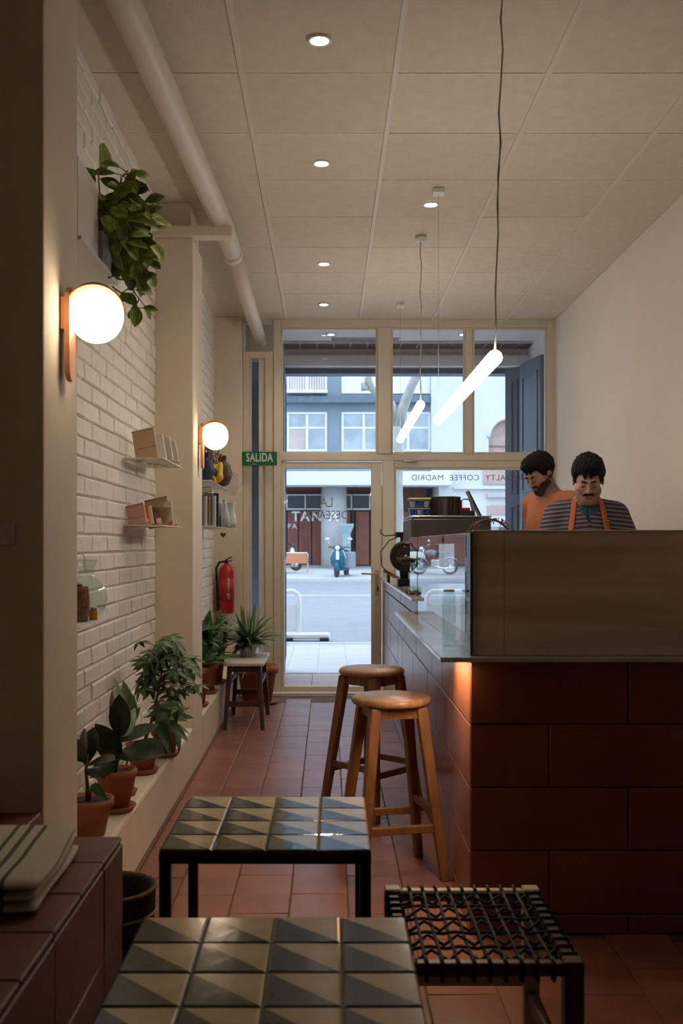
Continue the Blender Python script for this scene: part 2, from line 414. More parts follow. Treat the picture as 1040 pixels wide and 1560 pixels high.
# lettering on the glass, read from the street
grey_l = mat('window_lettering', (.16, .17, .20), .6)
for s, px, sp in (('MADRID', 651, 1.1), ('COFFEE', 707.5, 1.1), ('SPECIALTY', 771, 1.1)):
    text(s, .066, grey_l, 'window_lettering', df, (X(px), FAC + .006, Z(728)), (R(90), 0, R(180)), .0006, sp)
silver_l = mat('door_lettering', (.38, .39, .42), .4)
for s, px, py, sz in (('LA', 497, 766, .115), ('DESEADA', 497, 785, .10)):
    text(s, sz, silver_l, 'door_lettering', dr, (X(px), FAC + .006, Z(py)), (R(90), 0, R(180)), .0006, 1, 0, .85)

# exit sign on the frame
green_s = mat('exit_green', (.004, .13, .06), .45); lum = mat('exit_white', (.62, .72, .66), .5)
es = thing('exit_sign', 'green SALIDA exit sign fixed across the cream window frame', 'exit sign', (X(395, 8.5), 8.5, Z(698.5, 8.5)))
MB().cbox(-.143, .143, .0, .006, -.056, .056, .002).build('sign_board', green_s, es)
text('SALIDA', .096, lum, 'sign_lettering', es, (0, -.001, .006), (R(90), 0, 0), .0006, 1.06, .0022, .66)
text('SALIDA', .013, lum, 'sign_small_print', es, (-.04, -.001, -.046), (R(90), 0, 0), .0004)
MB().box(-.143, -.12, .006, .055, -.05, .05).build('sign_bracket', green_s, es)

# ------------------------------------------------------------------ porch in the wall thickness
OUT = 9.9
XO0, XO1, ZO = -.372, 1.72, H + 1.655
stone = mat('porch_plaster', (.86, .83, .83), .8, noise_amt=.06)
ext = mat('shop_outer_wall', (.50, .47, .43), .85, noise_amt=.15)
struct(MB().box(-1.3, -.74, FAC + .1, OUT - .1, 0, CZ).build('wall_porch_left', stone))
struct(MB().box(-.74, -.46, OUT - .12, OUT - .001, 0, CZ).build('trim_5', mat('light_blue_board', (.42, .50, .62), .6)))
struct(MB().box(1.87, 2.6, FAC + .0, OUT, 0, CZ).build('wall_porch_right', stone))
struct(MB().box(-1.3, 2.6, FAC + .1, OUT + .3, CZ, CZ + .2).build('ceiling_porch', stone))
struct(MB().box(-.44, 1.87, OUT - .12, OUT + .1, ZO, CZ).build('lintel', stone))
struct(MB().box(-.44, 1.87, OUT - .20, OUT - .1, ZO - .0, ZO + .10).build('trim_3', stone))
struct(MB().cbox(XO0 - .07, 1.87, OUT - .06, OUT + .12, ZO - .05, ZO, .004).build('trim_4', bluewood))
struct(MB().box(-9, -.44, OUT, OUT + .3, 0, 7).build('wall_street_left', ext))
struct(MB().box(1.87, 9, OUT, OUT + .3, 0, 7).build('wall_street_right', ext))
struct(MB().box(-.44, 1.87, OUT + .101, OUT + .3, ZO, 7).build('wall_street_over', ext))
pf = struct(MB().box(-.44, 1.87, FAC + .06, OUT + .02, -.12, -.004).build('floor_porch', grout))
pterra = mat('porch_tile', (.52, .36, .33), .5, var=.08, noise_amt=.2)
pt = MB().cbox(-.145, .145, -.145, .145, -.012, 0, .002).mesh('porch_tile', pterra)
for i in range(8):
    for j in range(4): put('porch_tile', pt, pf, (-.29 + i * .295, FAC + .24 + j * .295, 0))
# air grille in the porch ceiling
gr = thing('air_grille', 'long purple-grey air grille in a row under the porch ceiling outside', 'vent', (.7, OUT - .275, CZ - .012))
grm = mat('grille_fins', (.20, .17, .18), .5); grf = mat('grille_frame', (.6, .56, .55), .5)
for k in range(15):
    x = -1.1 + k * .155
    g = MB().box(x, x + .138, -.145, .145, 0, .004)
    g.build('grille_section', grm, gr)
    g = MB()
    for q_ in range(8): g.box(x + .004, x + .134, -.14 + q_ * .036, -.13 + q_ * .036, -.006, 0)
    tag(g.build('fin', grm, gr), kind='stuff')
MB().box(-1.12, 1.24, -.158, -.145, -.008, .010).build('grille_frame', grf, gr)
MB().box(-1.12, 1.24, .145, .152, -.008, .010).build('grille_frame', grf, gr)
sp_ = thing('access_hatch', 'dark rectangular hatch beside the air grille in the porch ceiling', 'hatch', (.42, 9.36, CZ - .008))
MB().cbox(-.38, .22, -.05, .05, 0, .012, .002).build('hatch_board', grm, sp_); MB().box(-.39, .23, -.06, -.05, -.004, .012).build('hatch_frame', grf, sp_)
# shutters
def shutter(name, a, b, z0, z1, label, th=.035):
    """panelled folding leaf between plan points a and b"""
    a, b = Vector(a), Vector(b); L = (b - a).length; ang = math.atan2(b.y - a.y, b.x - a.x)
    t = thing(name, label, 'shutter', (a.x, a.y, 0), ang)
    MB().cbox(0, L, -th / 2, th / 2, z0, z1, .003).build('leaf', bluewood, t)
    for (u, v) in ((z0 + .12, z0 + .95), (z0 + 1.05, z0 + 1.55), (z0 + 1.65, z1 - .12)):
        m = MB()
        for q0, q1, r0, r1 in ((.07, L - .07, u, u + .02), (.07, L - .07, v - .02, v), (.07, .09, u, v), (L - .09, L - .07, u, v)):
            for sd in (-1, 1): m.cbox(q0, q1, min(sd * th / 2, sd * (th / 2 + .009)), max(sd * th / 2, sd * (th / 2 + .009)), r0, r1, .002)
        m.build('panel_moulding', bluewood, t)
    return t
shutter('folding_shutter', (-.415, 9.86), (-.405, 9.0), .04, ZO - .03, 'dark blue folding shutter seen edge-on at left of the doorway outside')
shutter('folding_shutter', (1.66, 9.70), (1.80, 9.52), .04, ZO - .03, 'narrow blue shutter leaf facing the room at the right of the opening', .03)
shutter('folding_shutter', (1.76, 9.46), (1.845, 8.95), .04, ZO - .03, 'taller near blue shutter leaf against the right reveal', .035)

# ------------------------------------------------------------------ ceiling lamps
spot_e = mat('downlight_glow', (1, 1, 1), emit=(1, .88, .76), estr=20)
def downlight(x, y, label, e=16, z=CZ):
    t = thing('downlight', label, 'downlight', (x, y, z - .006))
    MB().lathe([(.032, .004), (.034, -.003), (.044, -.003), (.046, .003), (.044, .006)], 24, cap=False).build('trim_ring', whitemetal, t)
    MB().lathe([(.0001, .004), (.031, .004)], 20, cap=False).build('bulb', spot_e, t)
    if e:
        lamp('SPOT', 'downlight_beam', (x, y, z - .02), e, (1, .80, .58), spot_size=R(125), spot_blend=1, shadow_soft_size=.03)
    return t
names = ['large near recessed downlight in the ceiling, top centre', 'second recessed downlight from the top, centre of ceiling',
         'recessed downlight to the right above the hanging tubes', 'third recessed downlight down the ceiling centre, fainter',
         'farthest recessed downlight just above the door frame', None]
for (x, y), n in zip(DOWN, names):
    if n: downlight(x, y, n, 18)
    else: pass
downlight(.03, 9.15, 'small downlight shining in the porch ceiling left of the vent', 5)
downlight(1.19, 9.15, 'small downlight in the porch ceiling behind the right mullion', 5)

tube_e = mat('tube_glow', (1, 1, 1), emit=(1, .93, .86), estr=12)
def tube_lamp(label, y0, y1, x, z0, z1, r=.026, cord_x=0, cord_y=-.03):
    t = thing('tube_lamp', label, 'lamp', (x, y0, z0), 0, None)
    d = Vector((0, y1 - y0, z1 - z0)); n = 14
    prof_pts = []; rs = []
    for k in range(5):
        a = k / 4 * math.pi / 2; prof_pts.append(d.normalized() * (r * (1 - math.cos(a)))); rs.append(max(r * math.sin(a), .0008))
    for k in range(4, -1, -1):
        a = k / 4 * math.pi / 2; prof_pts.append(d - d.normalized() * (r * (1 - math.cos(a)))); rs.append(max(r * math.sin(a), .0008))
    MB().tube(prof_pts, rs, 20).build('glow_tube', tube_e, t)
    top = CZ - z0
    cpts = [Vector((cord_x * (k / 12) + .004 * math.sin(k * 2.1), 0.03 + cord_y * k / 12 + .003 * math.cos(k * 1.7), .02 + (top - .03) * k / 12)) for k in range(13)]
    cb = MB(); 
    cb.tube(cpts, .0028, 6); cb.tube([p + Vector((.004 * math.cos(i * 2.6), .004 * math.sin(i * 2.6), 0)) for i, p in enumerate(cpts)], .0022, 6)
    cb.build('cord', mat('cord_grey', (.50, .43, .35), .7), t)
    MB().lathe([(.0001, top - .03), (.035, top - .03), (.035, top - .002)], 20, c=(0, .03 + cord_y)).build('canopy', whitemetal, t)
    MB().tube([(0, d.y - .04, d.z + .02), (0, d.y - .04, CZ - z0)], .0012, 5).build('suspension_wire', steel, t)
    MB().cbox(-.03, .03, d.y - .075, d.y - .005, CZ - z0 - .028, CZ - z0 - .002, .003).build('wire_anchor', whitemetal, t)
    return t
tube_lamp('long glowing white tube lamp hanging nearest, right of centre', 3.56, 5.45, .575, H + .64, H + .645, cord_y=-.17)
tube_lamp('second glowing tube lamp hanging farther off, in front of the window', 6.24, 8.04, .558, H + .835, H + .80)

# globe wall lamps
globe_e = mat('globe_glow', (1, 1, 1), emit=(1, .80, .56), estr=9)
def globe_lamp(label, y, z, e=10):
    t = thing('globe_wall_lamp', label, 'wall lamp', (XP, y, z))
    r = .072; cx = .094
    MB().sphere((cx, 0, 0), r, 32, 20).build('globe', globe_e, t)
    # copper cup behind and above the globe
    Mx = Matrix.Translation((cx - .004, 0, .010)) @ Matrix.Rotation(R(-12), 4, 'Y') @ Matrix.Rotation(R(-52), 4, 'X')
    prof = [((r + .009) * math.sin(a), (r + .009) * math.cos(a)) for a in [R(v) for v in (1, 14, 28, 42, 56, 70, 84)]] + \
           [((r + .002) * math.sin(a), (r + .002) * math.cos(a)) for a in [R(v) for v in (84, 70, 56, 42, 28, 14, 1)]]
    MB().lathe(prof, 32, cap=False, M=Mx).build('cup', copper, t)
    pill = []
    for k in range(9): a = math.pi * k / 8; pill.append((.033 * math.cos(a), .045 + .033 * math.sin(a)))
    for k in range(9): a = math.pi + math.pi * k / 8; pill.append((.033 * math.cos(a), -.145 + .033 * math.sin(a)))
    bevel(MB().prism(pill, .016, .030, 'x').build('backplate', copper, t), .002)
    MB().cbox(0, .018, -.022, .022, -.04, .05, .003).build('wall_mount', copper, t)
    return t
g1 = globe_lamp('large round glowing globe lamp on the near pillar, copper fitting', 2.82, H + .615, 6)
g2 = globe_lamp('smaller-looking globe lamp on the far pillar above the shelves', 5.80, H + .594, 6)
# ------------------------------------------------------------------ counter
CX0, CY0 = .449, 3.29       # front left corner of the tiled body
TOPZ = H - .355             # underside+thickness of the low slab ends here (top)
HIZ = H - .272
BL = 5.24                   # where the tall part begins
ct = thing('counter', 'long terracotta tiled bar counter running from the front corner to the window', 'counter', (0, 0, 0))
cb = MB()
cb.box(CX0 + .012, 1.866, CY0 + .012, CY0 + .60, 0, TOPZ - .016)
cb.box(CX0 + .012, CX0 + .62, CY0 + .60, 8.42, 0, TOPZ - .016)
cb.box(CX0 + .012, CX0 + .62, BL + .012, 8.42, TOPZ - .016, HIZ - .016)
cb.build('body', cgrout, ct)
def wall_tiles(par, name, m, axis, fixed, u0, u1, v0, v1, tw, th, out, off=0, g=.004):
    """tiles on a vertical face; axis 'x' -> face normal +-x, u runs along y"""
    row = 0; v = v1
    while v > v0 + .02:
        va = max(v0, v - th); u = u0 - (tw / 2 if (row % 2) and off else 0)
        while u < u1 - .01:
            a, b = max(u, u0), min(u + tw, u1)
            if b - a > .02:
                lu, lv = (b - a) / 2 - g / 2, (v - va) / 2 - g / 2
                key = (name, m.name, axis, out, round(lu, 4), round(lv, 4))
                if key not in MESHC:
                    q0, q1 = (0, .012) if out > 0 else (-.012, 0)
                    mb = MB()
                    if axis == 'x': mb.cbox(q0, q1, -lu, lu, -lv, lv, .003)
                    else: mb.cbox(-lu, lu, q0, q1, -lv, lv, .003)
                    MESHC[key] = mb.mesh(name, m)
                j = random.uniform(-.0008, .0008)
                c = ((fixed + j, (a + b) / 2, (v + va) / 2) if axis == 'x' else ((a + b) / 2, fixed + j, (v + va) / 2))
                put(name, MESHC[key], par, c)
            u += tw
        v -= th; row += 1
MESHC = {}
wall_tiles(ct, 'tile', cterra, 'x', CX0 + .012, CY0, 8.42, 0, TOPZ - .016, .40, .20, -1, 1)
wall_tiles(ct, 'tile', cterra, 'y', CY0 + .012, CX0, 1.866, 0, TOPZ - .016, .50, .20, -1, 1)
wall_tiles(ct, 'tile', cterra, 'x', CX0 + .012, BL, 8.42, TOPZ - .012, HIZ - .018, .40, .09, -1, 1)
wall_tiles(ct, 'tile', cterra, 'y', BL + .012, CX0, CX0 + .62, TOPZ - .0, HIZ - .018, .31, .09, -1)
marble = mat('marble', (.82, .70, .58), .16, col2=(.58, .47, .37), noise_scale=3.2, stretch=(.35, 1, 4), spec=.5)
slabm = mat('slab_stone', (.55, .54, .53), .12, col2=(.44, .43, .42), noise_scale=4)
ws = thing('worktop', 'thin low grey stone worktop overhanging the front corner of the bar', 'worktop', (0, 0, 0))
o = MB()
o.prism([(.352, 3.25), (1.866, 3.25), (1.866, 3.92), (1.10, 3.92), (1.10, 5.225), (CX0, 5.225), (CX0 - .002, 5.47), (.352, 5.47)], TOPZ - .016, TOPZ, 'z')
bevel(o.build('slab', slabm, ws), .003)
ul = thing('added_glow_lamp', 'tiny warm lamp added under the overhanging stone edge for the bar corner glow', 'lamp', (.402, 3.42, TOPZ - .0165))  # lamp added to give the warm glow on the bar corner
MB().cbox(-.018, .018, -.10, .10, -.008, 0, .002).build('housing', steel, ul)
for y_ in (-.06, .06): MB().lathe([(.0001, -.0105), (.010, -.0105), (.012, -.008)], 14, cap=False).build('bulb', mat('warm_glow', (1, 1, 1), emit=(1, .62, .30), estr=22) if 'warm_glow' not in MATS else MATS['warm_glow'], ul, (0, y_, 0))
lamp('AREA', 'added_glow_light', (.398, 3.45, TOPZ - .029), 3.2, (1, .70, .42), shape='RECTANGLE', size=.03, size_y=.36, rot=(0, R(-8), 0))  # area light added for the same corner glow
wh = thing('worktop', 'higher stone worktop on the bar near the window, under the espresso machine', 'worktop', (0, 0, 0))
bevel(MB().prism([(CX0 - .03, BL - .03), (CX0 + .66, BL - .03), (CX0 + .66, 8.44), (CX0 - .03, 8.44)], HIZ - .016, HIZ, 'z').build('slab', slabm, wh), .003)
# screen of the counter: marble front, glass side
sc_ = thing('counter_screen', 'tall beige-brown marble screen standing on the bar front, glass at its left end', 'screen', (0, 0, TOPZ))
ph = .037 + .355
bevel(MB().box(CX0 + .01, .5593, 3.30, 3.32, 0, ph).build('marble_panel', marble, sc_), .003)
bevel(MB().box(.5597, 1.862, 3.30, 3.32, 0, ph).build('marble_panel', marble, sc_), .003)
MB().cbox(CX0 + .01, 1.862, 3.298, 3.322, ph, ph + .006, .002).build('cap_strip', mat('cap_strip', (.62, .55, .45), .3), sc_)
MB().cbox(CX0 + .002, CX0 + .012, 3.30, 5.22, .001, ph - .004, .001).build('glass_panel', caseglass, sc_)
MB().cbox(CX0 + .002, CX0 + .012, 5.26, 5.72, (HIZ - TOPZ) + .001, ph - .004, .001).build('glass_panel', caseglass, sc_)
MB().cbox(CX0 + .0, CX0 + .010, 3.288, 3.300, 0, ph, .001).build('edge_trim', steel, sc_)
MB().cbox(CX0 + .014, CX0 + .020, 3.33, 5.20, ph - .012, ph - .002, .001).build('edge_trim', steel, sc_)
# clear vase standing just inside the glass corner
va = thing('clear_glass_jar', 'tall clear glass cylinder jar on the worktop at the left glass corner', 'jar', (CX0 - .030, 3.60, TOPZ))
MB().lathe([(.0001, .004), (.020, .004), (.021, .17), (.014, .185), (.014, .19), (.017, .19), (.024, .17), (.024, .0), (.0001, 0)], 20, cap=False).build('glass_body', jarglass, va)
MB().lathe([(.0001, .188), (.019, .188), (.019, .196), (.0001, .197)], 20).build('lid', steel, va)

# ------------------------------------------------------------------ bench on the left
BZ = H - .68
be = thing('tiled_bench', 'dark terracotta tiled built-in bench at lower left corner', 'bench', (0, 0, 0))
m = MB(); m.box(XL + .001, -.488, -.6, 2.408, 0, BZ - .012); m.box(XL + .001, XP - .002, 2.408, 2.635, 0, BZ - .012)
m.build('body', cgrout, be)
ttm = {}
def top_tile(x0, x1, y0, y1):
    k = (round(x1 - x0, 3), round(y1 - y0, 3))
    if k not in ttm: ttm[k] = MB().cbox(-(x1 - x0) / 2 + .002, (x1 - x0) / 2 - .002, -(y1 - y0) / 2 + .002, (y1 - y0) / 2 - .002, -.012, 0, .003).mesh('tile', bterra)
    put('tile', ttm[k], be, ((x0 + x1) / 2, (y0 + y1) / 2, BZ + random.uniform(0, .001)))
for k in range(9):
    y1 = 2.42 - .2 * k
    top_tile(-.70, -.476, y1 - .2, y1); top_tile(XL + .006, -.702, y1 - .2, y1)
top_tile(XL + .006, -.722, 2.422, 2.632)
wall_tiles(be, 'tile', bterra, 'x', -.488, .62, 2.42, 0, BZ - .013, .40, .19, 1)
wall_tiles(be, 'tile', bterra, 'y', 2.408, XP - .0, -.476, 0, BZ - .013, .244, .19, 1)
# folded towel with three green stripes
cloth = bpy.data.materials.new('towel_cloth'); cloth.use_nodes = True
nt = cloth.node_tree; b_ = nt.nodes['Principled BSDF']; b_.inputs['Roughness'].default_value = .9
t_ = nt.nodes.new('ShaderNodeTexCoord'); sp2 = nt.nodes.new('ShaderNodeSeparateXYZ'); nt.links.new(t_.outputs['Object'], sp2.inputs[0])
rp = nt.nodes.new('ShaderNodeValToRGB'); rp.color_ramp.interpolation = 'CONSTANT'
mrn = nt.nodes.new('ShaderNodeMapRange'); mrn.inputs[1].default_value = -.2; mrn.inputs[2].default_value = .2
nt.links.new(sp2.outputs['X'], mrn.inputs[0]); nt.links.new(mrn.outputs[0], rp.inputs[0])
crc, grc = (.58, .52, .42, 1), (.085, .11, .07, 1)
rp.color_ramp.elements[0].color = crc; rp.color_ramp.elements[1].position = .5 + .060 / .4; rp.color_ramp.elements[1].color = grc
for px_, c_ in ((.070, crc), (.088, grc), (.100, crc), (.118, grc), (.128, crc)):
    e = rp.color_ramp.elements.new(.5 + px_ / .4); e.color = c_
nt.links.new(rp.outputs[0], b_.inputs['Base Color'])
n3 = nt.nodes.new('ShaderNodeTexNoise'); n3.inputs['Scale'].default_value = 260; nt.links.new(t_.outputs['Object'], n3.inputs[0])
bp_ = nt.nodes.new('ShaderNodeBump'); bp_.inputs['Strength'].default_value = .4; bp_.inputs['Distance'].default_value = .004
nt.links.new(n3.outputs[0], bp_.inputs['Height']); nt.links.new(bp_.outputs[0], b_.inputs['Normal'])
tw = thing('folded_towel', 'cream folded towel with three green stripes lying on the bench', 'towel', (-.728, 2.088, BZ + .001), R(3))
for z0, z1, ins in ((0, .021, 0), (.0205, .042, .004), (.0415, .064, .001)):
    nx, ny = 16, 18; m = MB(); vs = []; fs = []
    hx, hy = .19 - ins, .205 - ins; hz = (z1 - z0) / 2; zc = (z0 + z1) / 2
    ring = []
    for j in range(ny + 1):
        y = -hy + 2 * hy * j / ny
        for k in range(28):          # rounded cross section (fold at right)
            a = 2 * math.pi * k / 28; cx_, cz_ = math.cos(a), math.sin(a)
            ex = .25
            x = hx * math.copysign(abs(cx_) ** ex, cx_); z = zc + hz * math.copysign(abs(cz_) ** .6, cz_) * (1 if 0 < j < ny else .3)
            wob = .0035 * math.sin(9 * y + 3 * z0 * 90) + .003 * noise.noise(Vector((x * 9, y * 9, z0 * 50)))
            sh = 1 if 0 < j < ny else .985
            vs.append((x * sh + .004 * math.sin(14 * y + z0 * 60), y, max(.0005, z + (wob if cz_ > 0 and z0 > .03 else 0))))
    for j in range(ny):
        for k in range(28):
            k2 = (k + 1) % 28; fs.append((j * 28 + k, j * 28 + k2, (j + 1) * 28 + k2, (j + 1) * 28 + k))
    fs.append(list(range(28))[::-1]); fs.append([ny * 28 + k for k in range(28)])
    m.add(vs, fs, 0, True).build('fold', cloth, tw)

# ------------------------------------------------------------------ tiled tables
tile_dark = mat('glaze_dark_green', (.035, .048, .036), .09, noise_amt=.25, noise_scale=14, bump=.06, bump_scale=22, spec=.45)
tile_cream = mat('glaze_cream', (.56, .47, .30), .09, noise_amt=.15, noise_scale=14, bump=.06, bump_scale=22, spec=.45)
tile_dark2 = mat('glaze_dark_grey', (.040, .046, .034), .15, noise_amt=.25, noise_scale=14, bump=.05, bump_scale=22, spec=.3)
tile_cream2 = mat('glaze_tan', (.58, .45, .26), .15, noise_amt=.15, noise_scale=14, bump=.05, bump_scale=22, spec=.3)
frame_b = mat('table_frame', (.010, .008, .007), .38); tgrout = mat('table_grout', (.08, .07, .055), .7)
rimm = mat('tile_rim', (.42, .40, .36), .3)
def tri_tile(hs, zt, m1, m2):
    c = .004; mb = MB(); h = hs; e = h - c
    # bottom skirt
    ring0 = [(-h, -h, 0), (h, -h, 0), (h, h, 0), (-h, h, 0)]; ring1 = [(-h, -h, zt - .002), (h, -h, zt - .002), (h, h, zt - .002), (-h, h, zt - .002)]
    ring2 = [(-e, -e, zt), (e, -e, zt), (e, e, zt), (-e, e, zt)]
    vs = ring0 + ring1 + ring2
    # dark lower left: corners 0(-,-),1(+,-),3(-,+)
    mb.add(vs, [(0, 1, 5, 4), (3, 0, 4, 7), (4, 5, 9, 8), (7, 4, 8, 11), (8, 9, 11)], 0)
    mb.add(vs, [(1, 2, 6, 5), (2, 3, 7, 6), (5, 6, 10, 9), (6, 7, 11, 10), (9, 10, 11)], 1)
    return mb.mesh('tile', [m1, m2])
def tile_table(label, x0, x1, y0, y1, top, md, mc):
    t = thing('tile_table', label, 'table', ((x0 + x1) / 2, (y0 + y1) / 2, 0))
    hx, hy = (x1 - x0) / 2, (y1 - y0) / 2; b = .026
    for sx in (-1, 1):
        for sy in (-1, 1):
            MB().cbox(-.014, .014, -.014, .014, .0, top - .034, .002).build('leg', frame_b, t, (sx * (hx - .0145), sy * (hy - .0145), 0))
    MB().cbox(-hx, hx, -hy, -hy + .028, top - .034, top - .006, .002).build('rail', frame_b, t)
    MB().cbox(-hx, hx, hy - .028, hy, top - .034, top - .006, .002).build('rail', frame_b, t)
    MB().cbox(-hx, -hx + .028, -hy + .0285, hy - .0285, top - .034, top - .006, .002).build('rail', frame_b, t)
    MB().cbox(hx - .028, hx, -hy + .0285, hy - .0285, top - .034, top - .006, .002).build('rail', frame_b, t)
    MB().box(-hx + .029, hx - .029, -hy + .029, hy - .029, top - .024, top - .0065).build('bed', tgrout, t)
    MB().box(-hx + .002, hx - .002, -hy + .002, hy - .002, top - .006, top - .003).build('grout', tgrout, t)
    s = (2 * hx) / 4; s2 = (2 * hy) / 4
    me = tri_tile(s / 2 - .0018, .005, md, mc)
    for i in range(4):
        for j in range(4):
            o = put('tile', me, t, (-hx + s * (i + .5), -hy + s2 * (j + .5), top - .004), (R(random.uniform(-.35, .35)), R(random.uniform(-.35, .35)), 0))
            o.scale[1] = s2 / s
    return t
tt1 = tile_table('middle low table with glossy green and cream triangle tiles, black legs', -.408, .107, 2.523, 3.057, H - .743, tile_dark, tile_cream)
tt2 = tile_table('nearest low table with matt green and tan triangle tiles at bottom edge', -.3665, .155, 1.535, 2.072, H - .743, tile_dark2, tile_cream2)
tt1.rotation_euler[2] = R(-.3)

# ------------------------------------------------------------------ woven stool
ws_x0, ws_x1, ws_y0, ws_y1, wz = .142, .528, 2.14, 2.63, H - .86
wst = thing('woven_stool', 'low dark wooden stool with black cord woven seat at bottom right', 'stool', ((ws_x0 + ws_x1) / 2, (ws_y0 + ws_y1) / 2, 0))
hx, hy = (ws_x1 - ws_x0) / 2, (ws_y1 - ws_y0) / 2
cordm = mat('black_cord', (.008, .007, .007), .75)
for sx in (-1, 1):
    for sy in (-1, 1):
        l = MB().cbox(-.02, .02, -.02, .02, 0, wz - .001, .003); l.build('leg', darkwood if sy < 0 else palewood, wst, (sx * (hx - .02), sy * (hy - .02), 0))
for sy in (-1, 1):
    MB().cbox(-hx + .0405, hx - .0405, -.014, .014, wz - .034, wz - .006, .004).build('seat_rail', palewood if sy > 0 else darkwood, wst, (0, sy * (hy - .02), 0))
    MB().cbox(-hx + .0405, hx - .0405, -.012, .012, .13, .165, .003).build('stretcher', darkwood if sy < 0 else palewood, wst, (0, sy * (hy - .02), 0))
for sx in (-1, 1):
    MB().cbox(-.014, .014, -hy + .0405, hy - .0405, wz - .034, wz - .006, .004).build('seat_rail', darkwood, wst, (sx * (hx - .02), 0, 0))
    MB().cbox(-.012, .012, -hy + .0405, hy - .0405, .09, .125, .003).build('stretcher', darkwood, wst, (sx * (hx - .02), 0, 0))
cr = .0042
def wrap(cy, zc, w_=.0185):      # small loop round a rail, as a list of (offset, z)
    return [(-w_, zc), (-w_ * .8, zc + w_ * .9), (w_ * .8, zc + w_ * .9), (w_, zc), (w_ * .8, zc - w_ * 1.1), (-w_ * .8, zc - w_ * 1.1), (-w_, zc)]
zc = wz - .020
ncord = 9
for k in range(ncord):
    x = -hx + .062 + (2 * hx - .124) * k / (ncord - 1)
    for dx in (0,):
        pts = [(x + dx, y_ - hy + .02, z_) for y_, z_ in wrap(0, zc, .019)]
        pts += [(x + dx, y_, zc + .012 + .003 * math.sin(k + i)) for i, y_ in enumerate(np.linspace(-hy + .05, hy - .05, 8))]
        pts += [(x + dx, y_ + hy - .02, z_) for y_, z_ in wrap(0, zc, .019)]
        MB().tube(pts, cr, 6).build('cord', cordm, wst)
nx_ = 10
for k in range(nx_):
    y = -hy + .055 + (2 * hy - .11) * k / (nx_ - 1); st = (2 * hy - .11) / (nx_ - 1)
    pts = [(x_ - hx + .02, y, z_) for x_, z_ in wrap(0, zc, .019)]
    nseg = ncord + 1
    for i in range(nseg):
        x_ = -hx + .045 + (2 * hx - .09) * i / (nseg - 1)
        pts.append((x_, y + (st * .42 if i % 2 else -st * .42), zc + .012 + (.005 if (i + k) % 2 else -.004)))
    pts += [(x_ + hx - .02, y, z_) for x_, z_ in wrap(0, zc, .019)]
    MB().tube(pts, cr, 6).build('cord', cordm, wst)

# ------------------------------------------------------------------ bar stools
def bar_stool(label, x, y, rz, loz, hiz):
    t = thing('bar_stool', label, 'bar stool', (x, y, 0), rz)
    h = .663; r = .152
    MB().lathe([(.0001, h - .032), (r - .014, h - .032), (r - .004, h - .027), (r, h - .017), (r - .003, h - .007), (r - .012, h - .001), (.0001, h)], 40, cap=False).build('seat', seatwood, t)
    tp, bt = .088, .158
    L = {}
    for sx in (-1, 1):
        for sy in (-1, 1):
            a = Vector((sx * bt, sy * bt, 0)); b = Vector((sx * tp, sy * tp, h - .033)); L[sx, sy] = (a, b)
            bevel(MB().bar(a, b, .034, .034, .042, .042).build('leg', oak, t), .006)
    def at(k, z): a, b = L[k]; return a + (b - a) * (z / b.z)
    for k in ((-1, 1), (1, 1), (1, -1), (-1, -1)): pass
    for (k1, k2, z) in (((-1, -1), (1, -1), loz), ((-1, 1), (1, 1), loz), ((-1, -1), (-1, 1), hiz), ((1, -1), (1, 1), hiz)):
        p, q = at(k1, z), at(k2, z); d = (q - p).normalized() * .014
        bevel(MB().beam(p + d, q - d, .020, .030).build('stretcher', oak, t), .004)
    for (k1, k2) in (((-1, -1), (1, -1)), ((-1, 1), (1, 1)), ((-1, -1), (-1, 1)), ((1, -1), (1, 1))):
        p, q = at(k1, h - .055), at(k2, h - .055); d = (q - p).normalized() * .018
        MB().beam(p + d, q - d, .016, .040).build('apron', oak, t)
    return t
bar_stool('nearer round-topped wooden bar stool beside the bar', .240, 3.93, R(13), .19, .245)
bar_stool('farther round-topped wooden bar stool, partly behind the nearer one', .203, 4.81, R(47), .20, .225)

# ------------------------------------------------------------------ basket
bk = thing('woven_basket', 'dark round woven basket on the floor behind the bench end', 'basket', (-.595, 2.845, 0))
m = MB(); prof = [(.0001, .004), (.085, .004)] ; zs = np.linspace(.004, .30, 38)
for i, z in enumerate(zs): prof.append((.095 + .028 * math.sin(min(1, z / .3) * 1.5) + (.0025 if i % 2 else -.001), z))
prof += [(.113, .30), (.108, .29), (.08, .012), (.0001, .012)]
m.lathe(prof, 48, cap=False); m.build('weave', darkwicker, bk)
MB().lathe([(.1245 + .005 * math.cos(a), .298 + .005 * math.sin(a)) for a in np.linspace(0, 2 * math.pi, 9)], 40, cap=False).build('rim', wicker, bk)
MB().lathe([(.1265 + .004 * math.cos(a), .235 + .004 * math.sin(a)) for a in np.linspace(0, 2 * math.pi, 9)], 40, cap=False).build('band', mat('rope', (.5, .42, .32), .8), bk)
